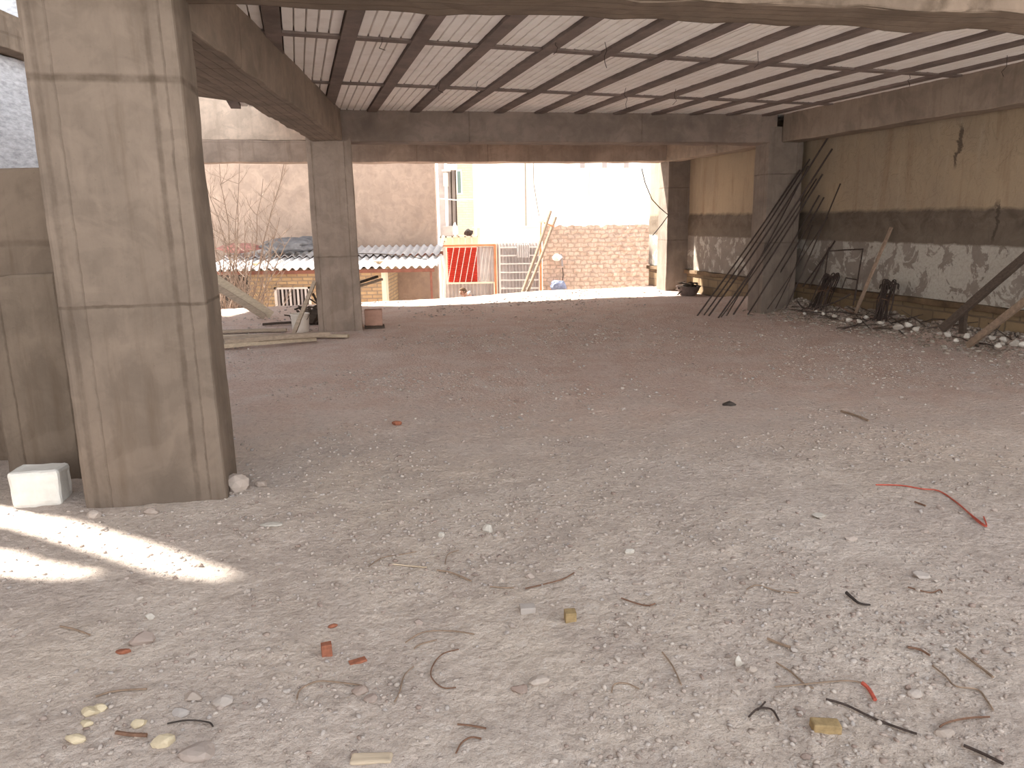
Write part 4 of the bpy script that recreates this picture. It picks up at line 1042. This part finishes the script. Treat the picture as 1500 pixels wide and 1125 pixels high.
stone('brick_fragment', 479, 963, .052, m_brickred, 'dark red brick chip standing on its edge at the lower left', (.75, .6, 1), boxy=True, rot=.3, cat='brick')
stone('brick_fragment', 527, 976, .065, m_brickred, 'flat orange-red tile chip right of the dark red brick chip', (1, .5, .2), boxy=True, rot=.5, cat='brick')
stone('brick_fragment', 487, 918, .04, m_brickred, 'tiny red-brown chip above the dark red brick chip', (1, .6, .35), cat='brick')
stone('brick_fragment', 182, 955, .055, m_brickred, 'orange brick flake beside the grey clod at the lower left', (1, .6, .3), cat='brick')
stone('wood_offcut', 542, 1121, .13, m_woodlight, 'pale flat wood offcut at the bottom edge of the photo', (1, .35, .12), boxy=True, rot=.02, cat='wood')
stone('stone', 774, 900, .065, m_gravel, 'flat pale stone left of the olive-brown brick cube', (1, .7, .5), boxy=True, rot=.1)
stone('stone', 715, 778, .055, m_white, 'round pale pebble alone in the middle of the floor', (1, .9, .8))
stone('stone', 646, 786, .045, m_white, 'whitish pebble left of the round pale pebble', (1, .8, .7))
stone('stone', 921, 810, .05, m_white, 'pale pebble with a dark side right of the middle', (1, .8, .6))
stone('clod', 1068, 594, .10, m_dark, 'dark round clod on the pale floor beyond the middle', (1, .8, .55), cat='clod')
stone('clod', 580, 622, .08, m_brickred, 'small dark red clod on the floor near the middle column side', (1, .8, .6), cat='clod')
stone('clod', 208, 941, .085, m_gravel, 'grey clod in a small hollow at the lower left', (1, .8, .6), cat='clod')
stone('stone', 345, 716, .16, m_gravel, 'large broken lump of concrete at the right foot of the big column', (1, .8, .8))
stone('stone', 329, 708, .12, m_gravel, 'second broken lump pressed against the big column foot', (.8, .7, 1.0))
stone('stone', 383, 712, .085, m_gravel, 'low stone lying right of the large broken lump', (1, .7, .5))
stone('stone', 395, 770, .10, m_white, 'flat pale slab chip on the floor in front of the big column', (1.2, .6, .2))
stone('stone', 220, 752, .09, m_gravel, 'stone chip at the front foot of the big column', (1, .6, .45))
stone('stone', 138, 756, .10, m_gravel, 'stone at the left front corner of the big column', (1, .7, .45))
stone('stone', 220, 905, .04, m_white, 'creamy pebble above the grey clod', (1, .8, .7))
stone('stone', 1081, 975, .045, m_white, 'upright whitish pebble in the right foreground', (.7, .7, 1.1))
stone('stone', 1342, 1018, .05, m_gravel, 'smooth grey pebble right of the long wire', (1.1, .8, .5))
stone('stone', 1200, 757, .08, m_white, 'flat white stone chip on the scraped ground', (1, .6, .3))
m_ystone = plain('yellowish_stone', (.52, .44, .31), .9, var=.15, scale=20)
for i, (px, py, s) in enumerate([(132, 1046, .06), (148, 1040, .05), (112, 1084, .06), (240, 1090, .07), (205, 1062, .05), (128, 1062, .045)]):
    stone('stone', px, py, s, m_ystone, ['yellowish stone, upper left of the pale cluster in the lower left corner', 'yellowish stone, upper right of the pale cluster', 'yellowish stone, lowest left of the pale cluster', 'long yellowish flake right of the brown stick', 'yellowish stone between the cluster and the flake', 'small yellowish stone in the middle of the pale cluster'][i], (1, .7, .5))
for i, (px, py, s) in enumerate([(290, 1105, .09), (283, 1023, .055), (325, 1032, .07), (265, 1045, .05), (790, 1000, .06), (762, 1012, .055), (530, 1014, .05), (545, 1025, .045), (1382, 1075, .05), (1350, 845, .07), (1246, 790, .05)]):
    stone('stone', px, py, s, m_gravel, ['blue-grey angular stone at the bottom left', 'pale stone above the blue-grey angular stone', 'tan stone right of the pale one at the lower left', 'grey stone left of the pale one at the lower left', 'tan stone in the lower middle, right of two', 'tan stone in the lower middle, left of two', 'grey stone near the bottom, left of a pair below the tile chip', 'grey stone near the bottom, right of a pair below the tile chip', 'round grey stone at the lower right', 'flat grey stone on the right side of the floor', 'dark grey stone on the scraped ground'][i], (1.1, .8, .5))

GW = groundwire
GW('twig', [(640, 835), (662, 839), (690, 851)], .004, m_twig, 'dark thick twig left of the middle of the floor', 'twig', .008)
GW('reed', [(573, 826), (600, 829), (625, 831)], .004, m_woodlight, 'straight straw-coloured reed left of the dark thick twig', 'reed', .006)
GW('twig', [(770, 862), (800, 855), (825, 848), (841, 839)], .0035, m_wire_rust, 'reddish twig in the centre of the foreground', 'twig', .008)
GW('twig', [(910, 876), (930, 883), (948, 887), (960, 884)], .0035, m_wire_rust, 'reddish branched twig right of the centre', 'twig', .008)
GW('twig', [(718, 859), (740, 861), (758, 860)], .003, m_twig, 'short level twig left of the reddish twig', 'twig', .006)
GW('wire', [(594, 941), (620, 926), (660, 924), (695, 929)], .0028, m_twig, 'long bowed wire lying below the dark thick twig', 'wire', .006)
GW('wire', [(607, 950), (615, 944), (640, 937)], .0028, m_twig, 'short curl of wire under the long bowed wire', 'wire', .006)
GW('wire', [(672, 951), (648, 958), (634, 975), (632, 992), (648, 1007), (668, 1007)], .0025, m_wire_rust, 'open loop of thin wire in the lower middle', 'wire', .006)
GW('wire', [(606, 976), (592, 990), (585, 1015), (578, 1028)], .0025, m_twig, 'thin curved wire left of the open loop', 'wire', .005)
GW('wire', [(670, 1061), (690, 1063), (712, 1067)], .0035, m_wire_rust, 'short brown twig near the bottom, above the bent one', 'twig', .008)
GW('wire', [(668, 1103), (676, 1088), (690, 1080), (705, 1082)], .003, m_wire_rust, 'bent brown wire just above the bottom edge', 'wire', .006)
GW('wire', [(896, 1014), (900, 1002), (918, 1001), (936, 1009)], .0025, m_twig, 'small hooked wire in the lower middle right', 'wire', .006)
GW('wire', [(970, 955), (985, 975), (998, 1003)], .003, m_twig, 'thin dark wire slanting down left of the whitish pebble', 'wire', .006)
GW('wire', [(1283, 710), (1320, 711), (1350, 716), (1375, 719), (1400, 735), (1420, 752), (1443, 770)], .0045, m_redwire, 'long red wire zigzagging over the right side of the floor', 'wire', .008)
GW('wire', [(1420, 752), (1432, 764), (1445, 771), (1441, 757)], .004, m_redwire, 'short doubled end of red wire at the tail of the long one', 'wire', .010)
GW('strip', [(1240, 868), (1250, 877), (1260, 884), (1275, 886)], .008, m_dark, 'black curled rubber strip on the right of the floor', 'strip', .012, r2=.004)
GW('wire', [(1210, 1024), (1240, 1033), (1275, 1050), (1310, 1064), (1343, 1075)], .004, m_rebar, 'longest dark wire lying across the lower right', 'wire', .008)
GW('wire', [(1263, 1000), (1272, 1008), (1282, 1025)], .007, m_redwire, 'clump of red wire in the lower right', 'wire', .012)
GW('wire', [(1137, 970), (1160, 985), (1180, 1003), (1192, 1008)], .003, m_twig, 'thin wire running down to the right towards the red clump', 'wire', .006)
GW('wire', [(1135, 1006), (1160, 1004), (1200, 1000), (1240, 997), (1263, 1000)], .0028, m_twig, 'thin wire running level into the red clump', 'wire', .006)
GW('wire', [(1097, 1050), (1110, 1038), (1130, 1039), (1141, 1055)], .0035, m_rebar, 'arched dark wire left of the yellowish half brick', 'wire', .008)
GW('wire', [(1110, 1040), (1121, 1028)], .003, m_rebar, 'short dark spur at the top of the arched wire', 'wire', .008)
GW('wire', [(1450, 1050), (1425, 1051), (1395, 1056), (1377, 1065), (1390, 1075)], .0035, m_wire_rust, 'reddish hooked wire near the right bottom corner', 'wire', .008)
GW('wire', [(1412, 1092), (1440, 1104), (1470, 1119)], .005, m_rebar, 'dark wire at the bottom right corner', 'wire', .010)
GW('wire', [(1124, 935), (1140, 942), (1158, 948)], .005, m_twig, 'short brown twig in the right foreground', 'twig', .010)
GW('wire', [(1330, 948), (1346, 951), (1362, 960)], .0045, m_wire_rust, 'stubby rusty wire right of the middle foreground', 'wire', .010)
GW('wire', [(1400, 950), (1420, 965), (1440, 980), (1455, 992)], .0045, m_twig, 'brown twig slanting down at the right side', 'twig', .010)
GW('wire', [(1366, 975), (1385, 990), (1400, 1005), (1432, 1010), (1445, 1025), (1455, 1040)], .003, m_twig, 'long thin kinked wire below the brown twig at the right', 'wire', .006)
GW('wire', [(1094, 863), (1110, 857), (1140, 866), (1170, 868)], .003, m_twig, 'thin wavy wire right of the reddish branched twig', 'wire', .006)
GW('wire', [(1380, 868), (1376, 864), (1362, 868), (1330, 860)], .003, m_wire_rust, 'hooked thin wire on the right of the rubber strip', 'wire', .006)
GW('stick', [(1232, 602), (1252, 608), (1272, 616)], .009, m_twig, 'dark stick on the floor in the right middle distance', 'stick', .012)
GW('stick', [(1340, 735), (1356, 741)], .005, m_wire_rust, 'short rust-coloured stick below the long red wire', 'stick', .008)
GW('stick', [(170, 1073), (190, 1076), (215, 1077)], .007, m_wire_rust, 'thick brown stick at the lower left', 'stick', .010)
GW('wire', [(245, 1060), (275, 1055), (305, 1058), (312, 1064)], .003, m_dark, 'dark wire curl right of the tan stone at the lower left', 'wire', .008)
GW('wire', [(140, 1020), (170, 1012), (215, 1009)], .0035, m_twig, 'thin brown wire above the yellowish stones', 'wire', .006)
GW('wire', [(88, 917), (110, 922), (132, 930)], .0035, m_twig, 'short straight twig at the left side of the foreground', 'twig', .006)
GW('wire', [(435, 1024), (440, 1010), (465, 998), (500, 1000), (530, 1004)], .003, m_twig, 'long arched wire below the flat orange-red chip', 'wire', .006)
GW('wire', [(540, 830), (560, 817), (590, 812), (610, 808)], .0025, m_twig, 'faint thin wire above the straw-coloured reed', 'wire', .005)
GW('wire', [(652, 826), (656, 812), (672, 806)], .0025, m_twig, 'thin bent wire standing over the dark thick twig', 'wire', .005)

# gravel: the 300 stones that show largest one by one, the rest as one spread of grit
rnd = random.Random(21)
protos = []
for s in range(8):
    bm = bmesh.new(); bmesh.ops.create_icosphere(bm, subdivisions=1, radius=1)
    ax = [Vector((rnd.uniform(-1, 1), rnd.uniform(-1, 1), rnd.uniform(-.5, 1))).normalized() for _ in range(6)]
    sh = (rnd.uniform(.8, 1.3), rnd.uniform(.6, .9), rnd.uniform(.4, .7))
    for v in bm.verts:
        for a in ax:
            d = v.co.dot(a)
            if d > .6: v.co -= a*(d-.6)
        v.co = Vector((v.co.x*sh[0], v.co.y*sh[1], v.co.z*sh[2]))
    me = mesh(bm, 'pebble'); me.materials.append(m_gravel); protos.append(me)
cnt = 0
while cnt < 300:
    y = 1.45+rnd.random()**1.6*6.0; x = rnd.uniform(-.72, .72)*y
    if fbm(np.array(x*.9+40), np.array(y*.9+11), 3) < rnd.uniform(-.12, .06): continue
    if x < -1.7 and y > 3.9: continue
    s = rnd.choice([.009, .011, .012, .014, .017, .021])*(.8+.09*y)
    o = bpy.data.objects.new('pebble', protos[cnt % 8]); C.objects.link(o)
    o.location = (x, y, hz(x, y)+s*.25); o.rotation_euler = (rnd.uniform(-.3, .3), rnd.uniform(-.3, .3), rnd.uniform(0, 6.3)); o.scale = (s, s, s)
    tag(o, 'small grey-beige pebble lying loose on the dusty floor', 'pebble', 'pebbles on the dusty floor'); cnt += 1

def scatter(name, n, posf, sizef, mat, flat=(.35, .75), **k):
    base = np.array([[0, 0, 1.], [.894, 0, .447], [.276, .851, .447], [-.724, .526, .447], [-.724, -.526, .447], [.276, -.851, .447], [.724, .526, -.447], [-.276, .851, -.447], [-.894, 0, -.447], [-.276, -.851, -.447], [.724, -.526, -.447], [0, 0, -1.]])
    F = np.array([[0, 1, 2], [0, 2, 3], [0, 3, 4], [0, 4, 5], [0, 5, 1], [1, 6, 2], [2, 7, 3], [3, 8, 4], [4, 9, 5], [5, 10, 1], [6, 7, 2], [7, 8, 3], [8, 9, 4], [9, 10, 5], [10, 6, 1], [11, 7, 6], [11, 8, 7], [11, 9, 8], [11, 10, 9], [11, 6, 10]])
    r = np.random.RandomState(len(name)+n); P = posf(r, n); n = len(P); S = sizef(r, P)
    V = base[None]*(1+r.uniform(-.28, .28, (n, 12, 1))); a = r.uniform(0, 6.28, n); sc_ = np.stack([r.uniform(.8, 1.3, n), r.uniform(.55, .95, n), r.uniform(*flat, n)], -1)
    V = V*sc_[:, None]*S[:, None, None]
    x = V[..., 0]*np.cos(a)[:, None]-V[..., 1]*np.sin(a)[:, None]; y = V[..., 0]*np.sin(a)[:, None]+V[..., 1]*np.cos(a)[:, None]
    z = V[..., 2]+(P[:, 2]+S*.18)[:, None]
    co = np.stack([x+P[:, :1], y+P[:, 1:2], z], -1).reshape(-1, 3); q = (F[None]+12*np.arange(n)[:, None, None]).reshape(-1, 3)
    me = bpy.data.meshes.new(name); me.vertices.add(len(co)); me.vertices.foreach_set('co', co.ravel()); me.loops.add(q.size); me.loops.foreach_set('vertex_index', q.ravel())
    me.polygons.add(len(q)); me.polygons.foreach_set('loop_start', np.arange(0, q.size, 3)); me.polygons.foreach_set('loop_total', np.full(len(q), 3)); me.update()
    return link(name, me, mat, kind='stuff', **k)
def pos_floor(r, n):
    y = 1.3+(r.rand(n)**1.35)*15.0; x = r.uniform(-.74, .74, n)*y
    d = fbm(x*.8+3, y*.8+50, 4)+.5*fbm(x*3, y*3, 2)
    wx = 4.99-.2755*(y-12)
    ok = (d > r.uniform(-.22, .16, n)) & (x < wx) & (y < np.interp(x, DROPX, DROPY)-.1)
    inc = (x > -3.5) & (x < -1.75) & (y > 4.1) & (y < 4.7)
    ok &= ~inc; x = x[ok]; y = y[ok]; return np.stack([x, y, hgt(x, y)], -1)
scatter('loose_grit', 70000, pos_floor, lambda r, P: (.0026+.0095*r.rand(len(P))**3.0)*(.9+.11*P[:, 1]), m_gravel, label='fine loose grit and chips spread over the whole dusty floor', cat='gravel')
# rubble ridge along the foot of the right wall
def pos_ridge(r, n):
    v = r.uniform(-6.5, 1.2, n)**1; off = np.abs(r.normal(0, .30, n))+.02
    wx = 4.99+(-math.sin(DP))*v; wy = 12+math.cos(DP)*v
    x = wx-math.cos(DP)*off; y = wy-math.sin(DP)*off
    return np.stack([x, y, hgt(x, y)+.03*np.exp(-(off/.2)**2)*r.rand(n)], -1)
scatter('wall_foot_rubble', 6500, pos_ridge, lambda r, P: .008+.034*r.rand(len(P))**3.5, stone_mat('mixed_rubble', [(.30, .25, .21), (.20, .15, .12), (.44, .38, .32), (.16, .12, .09), (.34, .29, .25), (.24, .18, .14), (.55, .50, .44)]), label='ridge of crumbled rubble and dirt along the foot of the right wall', cat='rubble')
k = 0
for px, py, s in [(1195, 458, .07), (1222, 464, .08), (1243, 470, .09), (1268, 466, .07), (1315, 481, .12), (1330, 478, .10), (1342, 484, .08), (1377, 489, .07), (1388, 492, .10), (1400, 500, .07), (1416, 494, .08), (1452, 497, .08), (1470, 500, .09), (1487, 505, .12), (1497, 506, .09), (1178, 460, .06), (1206, 461, .07), (1258, 472, .08), (1290, 474, .07), (1462, 508, .08)]:
    p = GG(px, py); bm = bmesh.new(); bmesh.ops.create_icosphere(bm, subdivisions=2, radius=1); rr = random.Random(px)
    ax = [Vector((rr.uniform(-1, 1), rr.uniform(-1, 1), rr.uniform(-.5, 1))).normalized() for _ in range(7)]
    for v in bm.verts:
        for a in ax:
            d = v.co.dot(a)
            if d > .6: v.co -= a*(d-.6)
        v.co = Vector((v.co.x, v.co.y*.8, v.co.z*.65))*s*.6
    link('rubble_lump', mesh(bm), m_white, None, p+Vector((0, 0, s*.22)), label='whitish broken lump in the rubble along the foot of the right wall', cat='rubble', group='white lumps at the foot of the right wall')
# litter of sticks lying in the ridge
rr = random.Random(31)
for i in range(36):
    v = rr.uniform(-3.6, .3) if i < 26 else rr.uniform(-3.2, -1.2); off = rr.uniform(.12, .55); c = wl(v, off, 0); c.z = hz(c.x, c.y)+rr.uniform(.03, .10)
    d = (Dv*rr.uniform(-1, 1)+WR*rr.uniform(-.5, .3)+Vector((0, 0, rr.uniform(-.05, .25)))).normalized(); L = rr.uniform(.2, .65)
    bm = bmesh.new(); add_tube(bm, [-d*L/2, Vector((0, 0, rr.uniform(-.01, .03))), d*L/2], rr.uniform(.006, .014), 6, .005)
    link('litter_stick', mesh(bm), m_wooddark if i % 3 else m_rebar, None, c, label='short dark stick lying in the rubble along the right wall', cat='stick', group='sticks in the rubble along the right wall')
